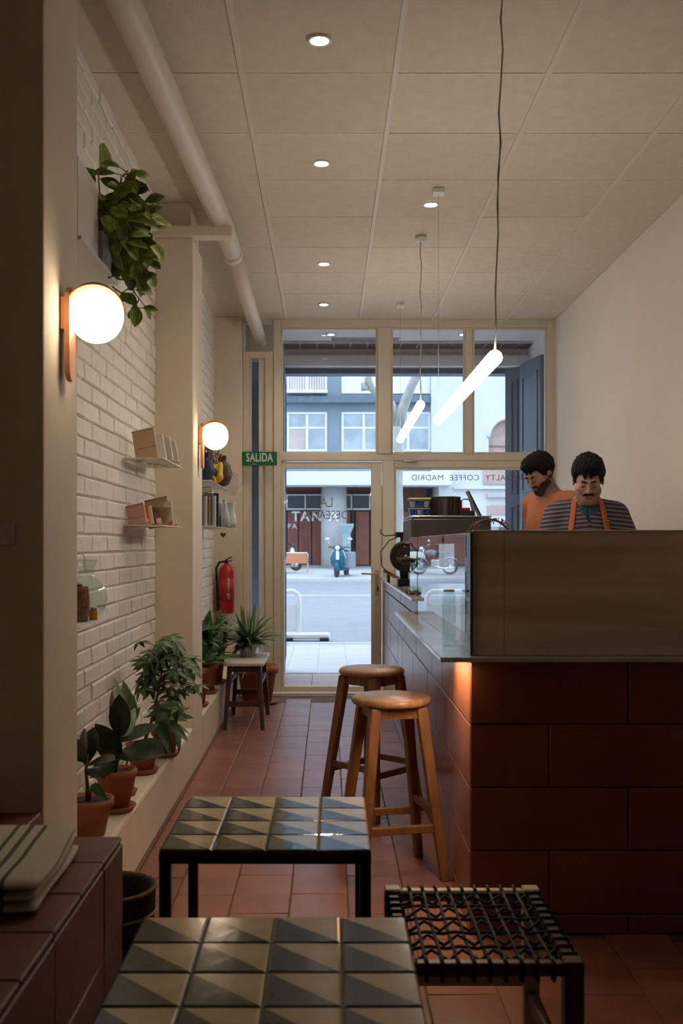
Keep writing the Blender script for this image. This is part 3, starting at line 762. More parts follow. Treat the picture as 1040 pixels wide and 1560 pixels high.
# ------------------------------------------------------------------ shelves on the brick wall
XW = XL + .016
def shelf(label, y0, y1, z, out=-.735, lip=False):
    t = thing('wall_shelf', label, 'shelf', (XW, y0, z))
    m = MB().cbox(0, out - XW, 0, y1 - y0, -.004, 0, .001); m.build('plate', whitemetal, t)
    if lip: MB().cbox(0, .003, 0, y1 - y0, -.05, -.004, .0008).build('wall_flange', whitemetal, t)
    return t
shelf('thin white wall shelf, upper of the two by the far end of the near bricks', 4.66, 5.27, H + .385)
shelf('thin white wall shelf, lower one with the pink pouch', 4.66, 5.27, H + .083)
shelf('thin white wall shelf carrying the glass vase', 3.1, 3.66, H - .25)
shelf('white wall shelf with dried flowers beyond the far pillar', 6.55, 7.75, H + .40)
shelf('white wall shelf with books beyond the far pillar', 6.55, 7.75, H + .112)
def leaning(name, label, cat, x, y, z, w_, h_, th, m, tilt=12, rz=0, group=None, extra=None):
    """thin object leaning back (towards +y), face to the room"""
    t = thing(name, label, cat, (x, y, z), R(rz), group)
    Mx = Matrix.Rotation(R(-12), 4, 'Y') @ Matrix.Rotation(R(-tilt), 4, 'X')
    b = MB().cbox(-w_ / 2, w_ / 2, 0, th, 0, h_, min(.003, th / 4), 0, Mx); b.build('body', m, t)
    if extra: extra(t, Mx, w_, h_, th)
    return t
zA, zB = H + .3855, H + .0835
kf_d = mat('kraft_fold', (.36, .25, .14), .8); pinkm = mat('pink_paper', (.52, .27, .24), .7, noise_amt=.06)
cardw = mat('white_card', (.66, .62, .56), .6); orange_c = mat('orange_print', (.75, .22, .06), .6)
navy = mat('navy_paper', (.02, .03, .07), .6); yellow = mat('yellow_paper', (.75, .50, .03), .6); redm = mat('red_paint', (.42, .016, .014), .3)
def fold(col):
    def f(t, Mx, w_, h_, th):
        MB().add([(-w_ / 2, -.002, h_ * .34), (w_ / 2, -.002, h_ * .46), (w_ / 2, -.002, h_), (-w_ / 2, -.002, h_)], [(0, 1, 2, 3)], 0, False, Mx)
        m = MB().cbox(-w_ / 2 + .001, w_ / 2 - .001, -.003, -.0002, h_ * .40, h_ * .415, .0005, 0, Mx); m.build('flap_edge', col, t)
        m = MB().cbox(-w_ / 2, w_ / 2, -.004, -.0002, h_ * .985, h_ + .006, .001, 0, Mx); m.build('top_seam', col, t)
    return f
leaning('coffee_bag', 'tan kraft coffee bag leaning on the upper white shelf', 'bag', -.825, 4.76, zA, .105, .138, .018, kraft, 10, -6, None, fold(kf_d))
for i, (dy, hh, ww, lb) in enumerate(((0.06, .135, .095, 'white booklet right behind the tan bag on the upper shelf'), (.12, .125, .10, 'second white booklet on the upper shelf, farther back'),
                                     (.20, .115, .09, 'third thin white booklet on the upper shelf'))):
    leaning('booklet', lb, 'booklet', -.805 + .02 * i, 4.86 + dy, zA, ww, hh, .011, cardw, 10, -4, None,
            lambda t, Mx, w_, h_, th: MB().cbox(-w_ / 2 - .0006, w_ / 2 + .0006, th * .9, th + .004, 0, h_ - .002, .0006, 0, Mx).build('back_cover', kf_d, t))
t = leaning('small_box', 'small white carton with slanted lid at the end of the upper shelf', 'box', -.775, 5.12, zA, .05, .055, .03, cardw, 12, 0)
MB().cbox(-.02, .02, -.002, 0, .01, .03, .0005, 0, Matrix.Rotation(R(-12), 4, 'Y') @ Matrix.Rotation(R(-12), 4, 'X')).build('label_print', navy, t)
leaning('coffee_bag', 'pink pouch standing at the left end of the lower white shelf', 'bag', -.862, 4.73, zB, .085, .092, .018, pinkm, 9, -6, None, fold(mat('pink_seam', (.42, .2, .18), .7)))
for i, (mm, lb) in enumerate(((orange_c, 'thin orange card behind the pink pouch'), (cardw, 'thin white card behind the orange card'))):
    leaning('card', lb, 'card', -.852 + .008 * i, 4.79 + .03 * i, zB, .085, .088, .006, mm, 10, -5, None,
            lambda t, Mx, w_, h_, th: MB().cbox(-w_ / 2 + .008, w_ / 2 - .008, -.001, 0, .01, .025, .0003, 0, Mx).build('print', cardw, t))
wc = thing('wicker_cup', 'small round wicker basket on the lower white shelf', 'basket', (-.798, 4.95, zB))
m = MB(); pr = [(.0001, .001), (.036, .001)]
for i, z in enumerate(np.linspace(.002, .085, 20)): pr.append((.037 + .012 * z / .085 + (.0015 if i % 2 else 0), z))
pr += [(.045, .083), (.034, .006), (.0001, .006)]
m.lathe(pr, 32, cap=False).build('weave', wicker, wc)
MB().lathe([(.0485 + .0035 * math.cos(a), .085 + .0035 * math.sin(a)) for a in np.linspace(0, 2 * math.pi, 9)], 32, cap=False).build('rim', wicker, wc)
leaning('coffee_bag', 'plain kraft bag behind the wicker basket on the lower shelf', 'bag', -.810, 5.04, zB, .115, .135, .018, kraft, 10, -3, None, fold(kf_d))
t = leaning('booklet', 'white leaflet with red foot leaning at right end of the lower shelf', 'booklet', -.765, 5.02, zB, .05, .125, .008, cardw, 13, -18)
MB().cbox(-.024, .024, -.001, 0, .004, .022, .0003, 0, Matrix.Rotation(R(-12), 4, 'Y') @ Matrix.Rotation(R(-13), 4, 'X')).build('red_print', orange_c, t)
for (x, lb) in ((-.785, 'tiny white and orange tag in front of the wicker basket'), (-.750, 'tiny orange-footed white tag at the shelf end')):
    t = leaning('price_tag', lb, 'tag', x, 4.87 if x < -.77 else 5.14, zB, .022, .036, .004, cardw, 8, 0)
    MB().cbox(-.0105, .0105, -.001, 0, .002, .013, .0002, 0, Matrix.Rotation(R(-12), 4, 'Y') @ Matrix.Rotation(R(-8), 4, 'X')).build('orange_print', orange_c, t)

# vase, woven jar on the near low shelf
zC = H - .2495
vs_ = thing('glass_vase', 'pale green clear glass vase with narrow neck on the low near shelf', 'vase', (-.822, 3.55, zC))
vp = [(.0001, .003), (.045, .003), (.062, .02), (.072, .06), (.070, .09), (.05, .118), (.030, .135), (.027, .165), (.036, .188), (.040, .193)]
m = MB().lathe(vp + [(r - .0035, z) for r, z in reversed(vp[1:])] + [(.0001, .008)], 40, cap=False); m.build('glass_body', jarglass, vs_)
MB().lathe([(.0385 + .003 * math.cos(a), .193 + .003 * math.sin(a)) for a in np.linspace(0, 2 * math.pi, 9)], 32, cap=False).build('lip', jarglass, vs_)
wj = thing('woven_jar', 'brown woven rope jar standing in front of the glass vase', 'jar', (-.805, 3.335, zC))
m = MB(); pr = [(.0001, .001), (.034, .001)]
for i, z in enumerate(np.linspace(.002, .112, 24)): pr.append((.036 + .006 * math.sin(z / .112 * 3.1) + (.002 if i % 2 else 0), z))
pr += [(.030, .112), (.0001, .108)]
m.lathe(pr, 32, cap=False).build('weave', mat('rope_brown', (.27, .15, .075), .8, noise_amt=.6, noise_scale=70, bump=.7, bump_scale=80), wj)
MB().lathe([(.0001, .108), (.020, .110), (.020, .120), (.0001, .122)], 20).build('lid', darkwood, wj)
hj = thing('honey_jar', 'little amber jar beside the woven jar', 'jar', (-.765, 3.40, zC))
MB().lathe([(.0001, 0), (.013, 0), (.014, .028), (.010, .034), (.0001, .034)], 20).build('glass_body', mat('amber', (.55, .22, .03), .15), hj)
MB().lathe([(.0001, .034), (.012, .034), (.012, .042), (.0001, .042)], 16).build('lid', steel, hj)

# things on the far shelves
zD, zE = H + .4005, H + .1125
cellophane = glass_mat('cellophane', (.9, .92, .95), 1.5, rough=.15)
def crumpled(name, label, cat, loc, sx, sy, sz, m, seed, group=None, amp=.25):
    t = thing(name, label, cat, loc, 0, group); b = MB(); b.sphere((0, 0, sz), (sx, sy, sz), 20, 14)
    for i, v in enumerate(b.v):
        f = 1 + amp * noise.noise(Vector((v.x * 22 + seed, v.y * 22, v.z * 22)))
        b.v[i] = Vector((v.x * f, v.y * f, max(.0003, v.z * f)))
    for i in range(len(b.sm)): b.sm[i] = False
    b.build('body', m, t); return t
t = leaning('book', 'copper-brown book standing left on the dried flower shelf', 'book', -.86, 6.68, zD, .07, .19, .03, copper if False else mat('brown_book', (.35, .17, .07), .6), 3, 0)
t = crumpled('paper_bag', 'navy crumpled bag on the shelf below the far globe lamp', 'bag', (-.80, 6.85, zD), .055, .06, .09, navy, 3)
MB().cbox(-.02, .02, -.006, .006, .165, .20, .002).build('bag_top', navy, t)
t = crumpled('yellow_bag', 'bright yellow packet lying at the shelf edge', 'bag', (-.745, 6.95, zD), .05, .05, .062, yellow, 8, None, .5)
MB().tube([(-.03, -.03, .10), (-.01, -.05, .03), (.0, -.055, .004)], .012, 6).build('bag_handle', yellow, t)
MB().sphere((.0, -.045, .07), (.022, .012, .03), 12, 8).build('window_patch', mat('brown_beans', (.12, .05, .02), .7), t)
t = crumpled('paper_bag', 'dark brown wrapped packet beside the yellow packet', 'bag', (-.745, 7.35, zD), .075, .08, .09, mat('brown_wrap', (.10, .06, .03), .6), 12)
MB().cbox(-.03, .03, -.004, .004, .17, .22, .002).build('bag_top', darkwood, t)
t = crumpled('plastic_bag', 'clear cellophane bag hanging over the shelf end', 'bag', (-.70, 7.55, zD - .06), .075, .07, .085, cellophane, 21, None, .5)
MB().tube([(-.02, 0, .15), (-.02, 0, .19)], .01, 6).build('bag_neck', cellophane, t)
dfm = mat('dried_flower', (.40, .26, .20), .8, var=.2)
t = thing('dried_flowers', 'bunch of dusty pink dried flowers below the far globe lamp', 'flowers', (-.80, 7.12, zD + .03))
m = MB(); hds = MB()
for i in range(60):
    a = random.uniform(0, 6.28); rr = random.uniform(0, .10); zz = random.uniform(.10, .26)
    tip = Vector((rr * math.cos(a), rr * math.sin(a), zz)); m.tube([(0, 0, -.02), tip], .0012, 4)
    hds.sphere(tip, random.uniform(.008, .014), 6, 4)
tag(m.build('stems', stem_m, t), kind='stuff'); tag(hds.build('flower_heads', dfm, t), kind='stuff')
spines = [('dark_book', (.05, .045, .045), .20, .022, 'black'), ('cream', (.62, .55, .42), .19, .02, 'cream'), ('brown', (.22, .12, .06), .185, .03, 'brown'),
          ('greybk', (.16, .16, .17), .21, .016, 'dark grey'), ('whitebk', (.66, .66, .66), .20, .018, 'white'), ('blackbk', (.02, .02, .025), .22, .014, 'slim black')]
x = 6.62
places = ['leftmost on the far book shelf', 'next to the black book', 'thick, in the row of books', 'in the middle of the row', 'near the steel canister', 'tallest in the row of books']
for i, (n_, c_, hh, th, cn) in enumerate(spines):
    t = thing('book', f'{cn} book {places[i]}', 'book', (-.845 + .014 * i, x, zE), R(0), 'books on the far shelf')
    MB().cbox(-.055, .055, 0, th + .012, 0, hh, .002).build('cover', mat('book_' + n_, c_, .55), t)
    MB().cbox(-.052, .056, .003, th + .009, hh - .003, hh + .001, .0005).build('pages', cardw, t); x += th + .03
t = leaning('picture_card', 'tilted brown and white card on top of the book row', 'card', -.80, 6.76, zE + .213, .10, .05, .004, kraft, 30, 10)
MB().cbox(-.04, .04, -.001, 0, .008, .04, .0003, 0, Matrix.Rotation(R(-12), 4, 'Y') @ Matrix.Rotation(R(-30), 4, 'X')).build('print', cardw, t)
t = thing('canister', 'brushed grey steel canister on the far book shelf', 'canister', (-.755, 7.02, zE))
MB().lathe([(.0001, 0), (.045, 0), (.045, .175), (.040, .19), (.0001, .193)], 28).build('body', mat('grey_metal', (.30, .32, .31), .35, metal=.7), t)
MB().lathe([(.0455, .155), (.0458, .155), (.0458, .163), (.0455, .163)], 28, cap=False).build('lid_ring', steel, t)
t = thing('glass_carafe', 'white glass carafe standing at the end of the far book shelf', 'carafe', (-.705, 7.60, zE))
cp = [(.0001, .002), (.038, .002), (.040, .05), (.030, .10), (.022, .135), (.026, .165), (.036, .185)]
MB().lathe(cp + [(r - .003, z) for r, z in reversed(cp[1:])] + [(.0001, .006)], 28, cap=False).build('glass_body', mat('milk_glass', (.60, .62, .60), .15), t)
MB().lathe([(.036, .184), (.038, .186), (.036, .188)], 24, cap=False).build('lip', white, t)
t = thing('glass_carafe', 'pale glass bottle between canister and carafe', 'carafe', (-.72, 7.30, zE))
MB().lathe([(.0001, .002), (.036, .002), (.034, .07), (.014, .15), (.013, .185), (.0001, .185)], 24, cap=False).build('glass_body', mat('milk_glass_b', (.50, .52, .53), .2), t)
MB().lathe([(.0001, .185), (.014, .185), (.014, .197), (.0001, .197)], 16).build('stopper', cardw, t)
hh = thing('heart_ornament', 'small brown heart hanging under the far book shelf', 'ornament', (-.738, 7.35, zE - .007))
hp = []
for k in range(20):
    a = 2 * math.pi * k / 20; hp.append((.0013 * 16 * math.sin(a) ** 3, .0013 * (13 * math.cos(a) - 5 * math.cos(2 * a) - 2 * math.cos(3 * a) - math.cos(4 * a)) - .045))
MB().prism(hp, -.004, .004, 'y').build('heart', mat('heart_wood', (.20, .07, .04), .6), hh)
MB().tube([(0, 0, 0), (0, 0, -.03)], .0012, 4).build('string', cardw, hh)

# fire extinguisher
fe = thing('fire_extinguisher', 'red fire extinguisher with black valve on the wall beyond the far shelves', 'extinguisher', (P(345, 900, 8.38).x, 8.38, H - .56))
MB().lathe([(.0001, 0), (.055, 0), (.062, .012), (.062, .33), (.052, .365), (.030, .385), (.018, .392), (.018, .40), (.0001, .40)], 32).build('cylinder', redm, fe)
m = MB().lathe([(.0001, .40), (.016, .40), (.016, .425), (.0001, .427)], 16)
m.beam((-.01, 0, .425), (.045, 0, .452), .02, .010); m.beam((-.01, 0, .417), (.045, 0, .423), .018, .008); m.build('valve_lever', black, fe)
MB().tube([(-.015, 0, .415), (-.06, .0, .41), (-.083, 0, .36), (-.080, 0, .25), (-.074, 0, .14), (-.071, -.01, .06)], .009, 10).build('hose', black, fe)
MB().tube([(-.071, -.01, .06), (-.070, -.012, .02)], [.011, .016], 10).build('nozzle', black, fe)
MB().lathe([(.0630, .10), (.0634, .10), (.0634, .28), (.0630, .28)], 32, cap=False).build('label_band', redm, fe)
for k in range(6): text('EXTINTOR'[k * 1], .034, lum, 'label_lettering', fe, (.022, -.0605, .27 - .03 * k), (R(90), 0, R(20)), .0004)
MB().cbox(-.02, .02, .055, .088, .30, .34, .002).build('wall_hook', black, fe)

# ------------------------------------------------------------------ plants
def leaf_mesh(name, L, W, m, curl=.25, cup=.18, tip=1.6, n=7, wave=0):
    """leaf along +Y from the origin, face up +Z; pointed tip"""
    mb = MB(); vs = []; fs = []
    for i in range(n + 1):
        t_ = i / n; wd = W / 2 * (math.sin(math.pi * min(1, t_ ** (1 / tip) * .96 + .04)) ** .8 if t_ < 1 else 0) + .0006
        y = L * t_; z = -curl * L * t_ * t_
        for j in (-2, -1, 0, 1, 2):
            u = j / 2; vs.append((u * wd, y, z + cup * wd * abs(u) + wave * wd * math.sin(9 * t_ + j)))
    for i in range(n):
        for j in range(4): fs.append((i * 5 + j, i * 5 + j + 1, (i + 1) * 5 + j + 1, (i + 1) * 5 + j))
    mb.add(vs, fs, 0, True); me = bpy.data.meshes.new(name); me.from_pydata([tuple(v) for v in mb.v], [], mb.f)
    me.materials.append(m); me.polygons.foreach_set('use_smooth', [True] * len(mb.f)); me.update(); return me
def orient(base, d, nrm, sc=1):
    y = Vector(d).normalized(); z = Vector(nrm); z = (z - y * z.dot(y)); z = z.normalized() if z.length > 1e-4 else Vector((1, 0, 0))
    x = y.cross(z); Mx = Matrix((x, y, z)).transposed().to_4x4(); return Matrix.Translation(base) @ Mx @ Matrix.Scale(sc, 4)
def add_leaf(root, me, base, d, nrm, sc=1, name='leaf'):
    o = bpy.data.objects.new(name, me); COL.objects.link(o); o.parent = root
    o.matrix_local = orient(Vector(base), d, nrm, sc); return o
def pot(root, r, h, c=(0, 0), z=0, saucer=True, m=None, rim=True):
    m = m or pot_m; z1 = .012 if saucer else 0
    pr = [(.0001, z1), (r * .66, z1), (r * .90, h * .80)] + ([(r, h * .80), (r, h)] if rim else [(r * .96, h)]) + [(r * .90, h), (r * .86, h * .90), (.0001, h * .90)]
    MB().lathe(pr, 32, cap=False).build('pot', m, root, (c[0], c[1], z))
    MB().lathe([(.0001, h * .885), (r * .87, h * .885), (r * .86, h * .91), (.0001, h * .92)], 24, cap=False).build('soil', soil, root, (c[0], c[1], z))
    if saucer: MB().lathe([(.0001, 0), (r * .82, 0), (r * 1.02, .022), (r * .98, .024), (r * .80, .011), (.0001, .011)], 32, cap=False).build('saucer', m, root, (c[0], c[1], z))
LZ = .2502
# rubber plant in the nearest pot
rub = leaf_mesh('rubber_leaf', 1, .50, leaf_dark, .12, .16, 1.0, 10)
lea = leaf_mesh('pointed_leaf', 1, .34, leaf_mid, .30, .2, 1.5, 8)
pal = leaf_mesh('variegated_leaf', 1, .36, leaf_pale, .25, .2, 1.4, 8)
def plantdef(label, px, py, d, name='potted_plant', cat='plant'):
    p = P(px, py, d); return thing(name, label, cat, (p.x, d, LZ))
def loc(root, px, py, d): return P(px, py, d) - root.location
def leaf_px(root, me, a, b, nrm, sc=None):
    A = loc(root, *a); B = loc(root, *b); add_leaf(root, me, A, B - A, nrm, (B - A).length)
r1 = plantdef('small rubber plant in the nearest terracotta pot at the left wall', 133, 1268, 3.52)
pot(r1, .088, .125, saucer=False)
MB().tube([(0, 0, .10), (.0, .0, .17), loc(r1, 131, 1175, 3.52), loc(r1, 133, 1150, 3.52)], [.008, .007, .006, .004], 8).build('stem', stem_m, r1)
MB().tube([(0.01, 0, .11), loc(r1, 138, 1200, 3.52), loc(r1, 146, 1192, 3.5)], [.004, .003, .002], 6).build('stem', stem_m, r1)
leaf_px(r1, rub, (131, 1165, 3.52), (140, 1104, 3.60), (-.2, -1, .4))
leaf_px(r1, rub, (131, 1166, 3.50), (172, 1150, 3.40), (.1, -.5, 1))
leaf_px(r1, rub, (130, 1160, 3.50), (98, 1120, 3.45), (-.3, -1, .6))
leaf_px(r1, rub, (132, 1172, 3.50), (158, 1182, 3.42), (.2, -.5, 1))
leaf_px(r1, lea, (140, 1195, 3.5), (158, 1212, 3.42), (.2, -1, .5))
leaf_px(r1, rub, (131, 1150, 3.52), (122, 1108, 3.60), (-.7, -.7, .2))
r2 = plantdef('tall rubber plant with broad dark leaves in the second terracotta pot', 176, 1245, 3.84)
pot(r2, .075, .155)
MB().tube([(0, 0, .14), loc(r2, 178, 1160, 3.84), loc(r2, 184, 1125, 3.84), loc(r2, 186, 1100, 3.84)], [.007, .0065, .005, .003], 8).build('stem', stem_m, r2)
leaf_px(r2, rub, (184, 1122, 3.84), (181, 1060, 3.80), (.15, -1, .1))
leaf_px(r2, rub, (180, 1160, 3.84), (149, 1106, 3.74), (-.1, -1, .9))
leaf_px(r2, rub, (184, 1130, 3.84), (240, 1098, 3.90), (.0, -.5, 1))
leaf_px(r2, rub, (184, 1145, 3.84), (244, 1140, 3.66), (.1, -.8, .9))
leaf_px(r2, rub, (184, 1125, 3.84), (162, 1052, 3.90), (-1, -.5, .1))
leaf_px(r2, rub, (179, 1158, 3.84), (138, 1180, 3.72), (0, -.8, .8))
leaf_px(r2, pal, (184, 1110, 3.86), (190, 1033, 3.9), (1, -.4, .2))
leaf_px(r2, lea, (184, 1122, 3.84), (214, 1072, 3.95), (.6, -.6, .5))
# schefflera
def palmate(name, nleaf, L, W, m):
    mb = MB()
    for k in range(nleaf):
        a = 2 * math.pi * k / nleaf; d = Vector((math.cos(a), math.sin(a), -.25)).normalized()
        base = leaf_mesh('tmp', L, W, m, .25, .15, 1.6, 4); Mx = orient(Vector((0, 0, 0)) + d * L * .15, d, (0, 0, 1))
        mb.add([v.co.copy() for v in base.vertices], [list(p.vertices) for p in base.polygons], 0, True, Mx); bpy.data.meshes.remove(base)
    me = bpy.data.meshes.new(name); me.from_pydata([tuple(v) for v in mb.v], [], mb.f); me.materials.append(m)
    me.polygons.foreach_set('use_smooth', [True] * len(mb.f)); me.update(); return me
sch = [palmate('palmate_leaf', n_, .062, .024, leaf_mid) for n_ in (6, 7, 8)]
r3 = plantdef('bushy schefflera with many small leaf whorls in a terracotta pot', 217, 1180, 4.47)
pot(r3, .070, .13)
tips = []
random.seed(21)
for k in range(52):
    a = random.uniform(0, 2 * math.pi); t_ = random.random()
    px_, py_ = 256 + 46 * math.sqrt(random.random()) * math.cos(a), 1032 + 60 * math.sqrt(random.random()) * math.sin(a)
    if k < 16: px_, py_ = 240 + random.uniform(-30, 34), 990 + random.uniform(-16, 22)
    d_ = 4.55 + random.uniform(-.14, .14)
    p = loc(r3, px_, py_, d_)
    if p.x + r3.location.x < XL + .05: p.x = XL + .05 - r3.location.x
    tips.append(p)
sm_ = MB(); core = [Vector((0, 0, .11)), loc(r3, 232, 1095, 4.5), loc(r3, 244, 1040, 4.52), loc(r3, 250, 995, 4.55)]
MB().tube(core, [.008, .007, .005, .003], 8).build('stem', stem_m, r3)
for p in tips:
    q = min(core[1:], key=lambda c: (c - p).length + (0 if c.z < p.z + .05 else .2))
    sm_.tube([q, (q + p) / 2 + Vector((0, 0, .015)), p], .0018, 4)
    add_leaf(r3, random.choice(sch), p, (random.uniform(-1, 1), random.uniform(-1, 1), random.uniform(-.2, .3)), (random.uniform(-.3, .5), -.7, 1), random.uniform(.75, 1.15))
tag(sm_.build('twigs', stem_m, r3), kind='stuff')
# plant 4
r4 = plantdef('leafy green plant with drooping pointed leaves in the small orange pot', 252, 1155, 4.83)
pot(r4, .066, .125)
random.seed(5)
for k in range(34):
    a = random.uniform(0, 2 * math.pi); el = random.uniform(-.3, 1.0)
    b = Vector((0, 0, .12)) + Vector((random.uniform(-.03, .03), random.uniform(-.03, .03), random.uniform(0, .09)))
    d = Vector((math.cos(a), math.sin(a) - .3, el)); 
    if d.x < -.3: d.x = -.3
    add_leaf(r4, random.choice((lea, lea, pal)), b, d, (0, -.4, 1), random.uniform(.08, .15))
leaf_px(r4, lea, (262, 1100, 4.75), (282, 1138, 4.65), (1, -.6, .5)); leaf_px(r4, lea, (240, 1100, 4.7), (262, 1142, 4.6), (.5, -1, .5))
leaf_px(r4, pal, (240, 1095, 4.7), (288, 1082, 4.6), (0, -.6, 1)); leaf_px(r4, pal, (242, 1085, 4.7), (275, 1110, 4.6), (0, -.8, 1))
r5 = plantdef('pale leaved young plant against the bricks behind the rubber plants', 186, 1220, 4.08)
r5.location.x = -.80
pot(r5, .055, .10)
for (tx, ty, sc0) in ((190, 1040, 0), (204, 1062, 0), (212, 1080, 0), (176, 1066, 0)):
    leaf_px(r5, pal, (200, 1100, 4.15), (tx, ty, 4.12), (.3, -1, .2))
MB().tube([(0, 0, .09), loc(r5, 198, 1150, 4.12), loc(r5, 200, 1098, 4.15)], .004, 6).build('stem', stem_m, r5)

# far alcove plants
def tuft(root, me, c, n, L0, L1, el0, el1, seed, spread=.03, xmin=None):
    random.seed(seed)
    for k in range(n):
        a = random.uniform(0, 2 * math.pi); el = random.uniform(el0, el1)
        d = Vector((math.cos(a) * math.cos(el), math.sin(a) * math.cos(el), math.sin(el))); L = random.uniform(L0, L1)
        if xmin is not None and root.location.x + c[0] - spread + d.x * L < xmin + .02: d.x = abs(d.x) * .5
        add_leaf(root, me, Vector(c) + Vector((random.uniform(-spread, spread), random.uniform(-spread, spread), 0)), d, (0, -.2, 1) if el < 1.2 else (0, -1, .2), L)
r6 = plantdef('tall terracotta pot of dark broad leaves nearest beyond the far pillar', 318, 1078, 6.30); r6.location.x = -.80
pot(r6, .085, .24)
stn = MB()
tuft(r6, lea, (0, 0, .24), 26, .12, .26, .3, 1.3, 31, .04, XL + .03); tuft(r6, lea, (0.02, 0, .40), 26, .10, .20, -.2, 1.1, 32, .05, XL + .03)
for k in range(8): stn.tube([(0, 0, .2), (random.uniform(-.03, .05), random.uniform(-.05, .05), .42)], .003, 4)
tag(stn.build('stems', stem_m, r6), kind='stuff')
r7 = plantdef('second dark leafy plant in a brown pot in the far alcove', 330, 1060, 6.85); r7.location.x = -.80
pot(r7, .08, .20)
tuft(r7, lea, (0, 0, .20), 30, .12, .26, .2, 1.4, 41, .05, XL + .03); tuft(r7, pal, (.02, 0, .42), 14, .10, .18, -.1, 1.2, 42, .05, XL + .03)
r8 = plantdef('spiky reddish-stemmed plant in a wide orange bowl pot beside the small bench', 340, 1040, 7.35); r8.location.x = -.815
pot(r8, .105, .31)
tuft(r8, lea, (0, 0, .30), 30, .12, .24, .2, 1.3, 51, .06, XL + .03)
# little dark bench with its spider plant
sb = thing('small_bench', 'small dark wooden bench with white top below the spider plant', 'bench', (-.555, 7.2, 0))
bz = .447
MB().cbox(-.135, .135, -.33, .34, bz - .022, bz, .004).build('top', mat('white_bench_top', (.62, .58, .54), .45), sb)
for sx in (-1, 1):
    for sy in (-1, 1):
        MB().bar((sx * .125, sy * .31, 0), (sx * .095, sy * .265, bz - .023), .026, .030, .032, .036).build('leg', darkwood, sb)
for sy in (-1, 1):
    for z in (.17, .40): MB().beam((-.10, sy * .285, z), (.10, sy * .285, z), .02, .035).build('cross_rail', darkwood, sb)
for sx in (-1, 1):
    MB().beam((sx * .105, -.27, .30), (sx * .105, .27, .30), .018, .03).build('side_rail', darkwood, sb)
spd = leaf_mesh('strap_leaf', 1, .075, leaf_pale, .55, .15, 1.2, 9); spd2 = leaf_mesh('strap_leaf', 1, .085, leaf_mid, .5, .15, 1.2, 9)
r9 = thing('spider_plant', 'spider plant with arching striped leaves standing on the small bench', 'plant', (-.56, 7.30, bz + .0005))
pot(r9, .075, .095, saucer=False, m=white)
tuft(r9, spd2, (0, 0, .09), 60, .16, .30, .45, 1.45, 61, .03); tuft(r9, spd, (0, 0, .09), 60, .16, .32, .25, 1.4, 62, .03)
tuft(r9, lea, (0, -.04, .10), 34, .08, .16, -.5, .5, 63, .03)
fp = thing('floor_pot', 'big terracotta pot on the floor behind the small bench', 'pot', (-.545, 8.05, 0))
pot(fp, .165, .30, saucer=True)
tuft(fp, spd, (0, 0, .28), 14, .10, .22, .1, 1.2, 64, .06)

# pothos on the high shelf
hs = thing('wall_shelf', 'white metal shelf high on the bricks carrying the trailing pothos', 'shelf', (XW, 2.99, H + .889))
MB().cbox(0, .205, .012, .545, -.012, 0, .002).build('plate', whitemetal, hs)
MB().cbox(0, .003, .012, .545, -.06, -.012, .001).build('wall_flange', whitemetal, hs)
pb_ = thing('planter_box', 'white rectangular planter box on the high shelf', 'planter', (XW + .10, 3.15, H + .8895))
o = MB(); o.box(-.09, .09, -.13, .135, 0, .235); o.build('box', whitemetal, pb_); 
MB().box(-.086, .086, -.126, .131, .2352, .237).build('soil', soil, pb_)
pth = thing('pothos', 'variegated pothos spilling from a grey planter at the high shelf end', 'plant', (XW + .12, 3.42, H + .8895))
bevel(MB().box(-.09, .082, -.115, .112, 0, .105).build('planter', mat('grey_planter', (.50, .54, .54), .4), pth), .004)
MB().box(-.085, .077, -.11, .107, .1052, .108).build('soil', soil, pth)
pl = [leaf_mesh('pothos_leaf', 1, .62, leaf_pothos, .22, .22, .75, 8, .04), leaf_mesh('pothos_leaf', 1, .52, leaf_pothos, .4, .25, .85, 8, .05)]
random.seed(77); vn = MB()
def vine(pts, n, L0, L1, droop=.5):
    pts = [Vector(p) for p in pts]; vn.tube(pts, .0025, 5)
    for k in range(n):
        u = random.random() * (len(pts) - 1); i = int(u); b = pts[i].lerp(pts[min(i + 1, len(pts) - 1)], u - i)
        d = Vector((random.uniform(-.6, .9), random.uniform(-1, .3), random.uniform(-1.2, .35) * 1))
        b2 = b + d.normalized() * .03; vn.tube([b, b2], .0015, 4)
        if b2.x + pth.location.x < XL + .04: b2.x = XL + .04 - pth.location.x; d.x = abs(d.x)
        add_leaf(pth, random.choice(pl), b2, d, (random.uniform(-.2, .8), -1, random.uniform(.1, .9)), random.uniform(L0, L1))
Lp = lambda px, py, d: loc(pth, px, py, d)
for (a, b, c, n) in (((170, 330, 3.42), (190, 290, 3.45), (215, 320, 3.5), 13), ((170, 330, 3.42), (160, 300, 3.36), (158, 330, 3.3), 9),
                     ((175, 330, 3.42), (205, 330, 3.5), (228, 380, 3.55), 14), ((175, 330, 3.42), (190, 350, 3.4), (205, 405, 3.5), 15),
                     ((175, 330, 3.5), (215, 350, 3.6), (218, 410, 3.62), 13), ((178, 330, 3.45), (180, 340, 3.35), (180, 370, 3.32), 12),
                     ((175, 330, 3.42), (185, 270, 3.42), (195, 260, 3.45), 8)):
    vine([Lp(*a), Lp(*b), Lp(*c)], int(n * 2.6), .05, .09)
vine([Lp(205, 405, 3.55), Lp(195, 440, 3.56), Lp(185, 447, 3.50), Lp(170, 436, 3.46)], 6, .045, .07)
vine([Lp(205, 405, 3.55), Lp(200, 440, 3.58), Lp(212, 455, 3.58), Lp(205, 470, 3.58)], 8, .045, .07)
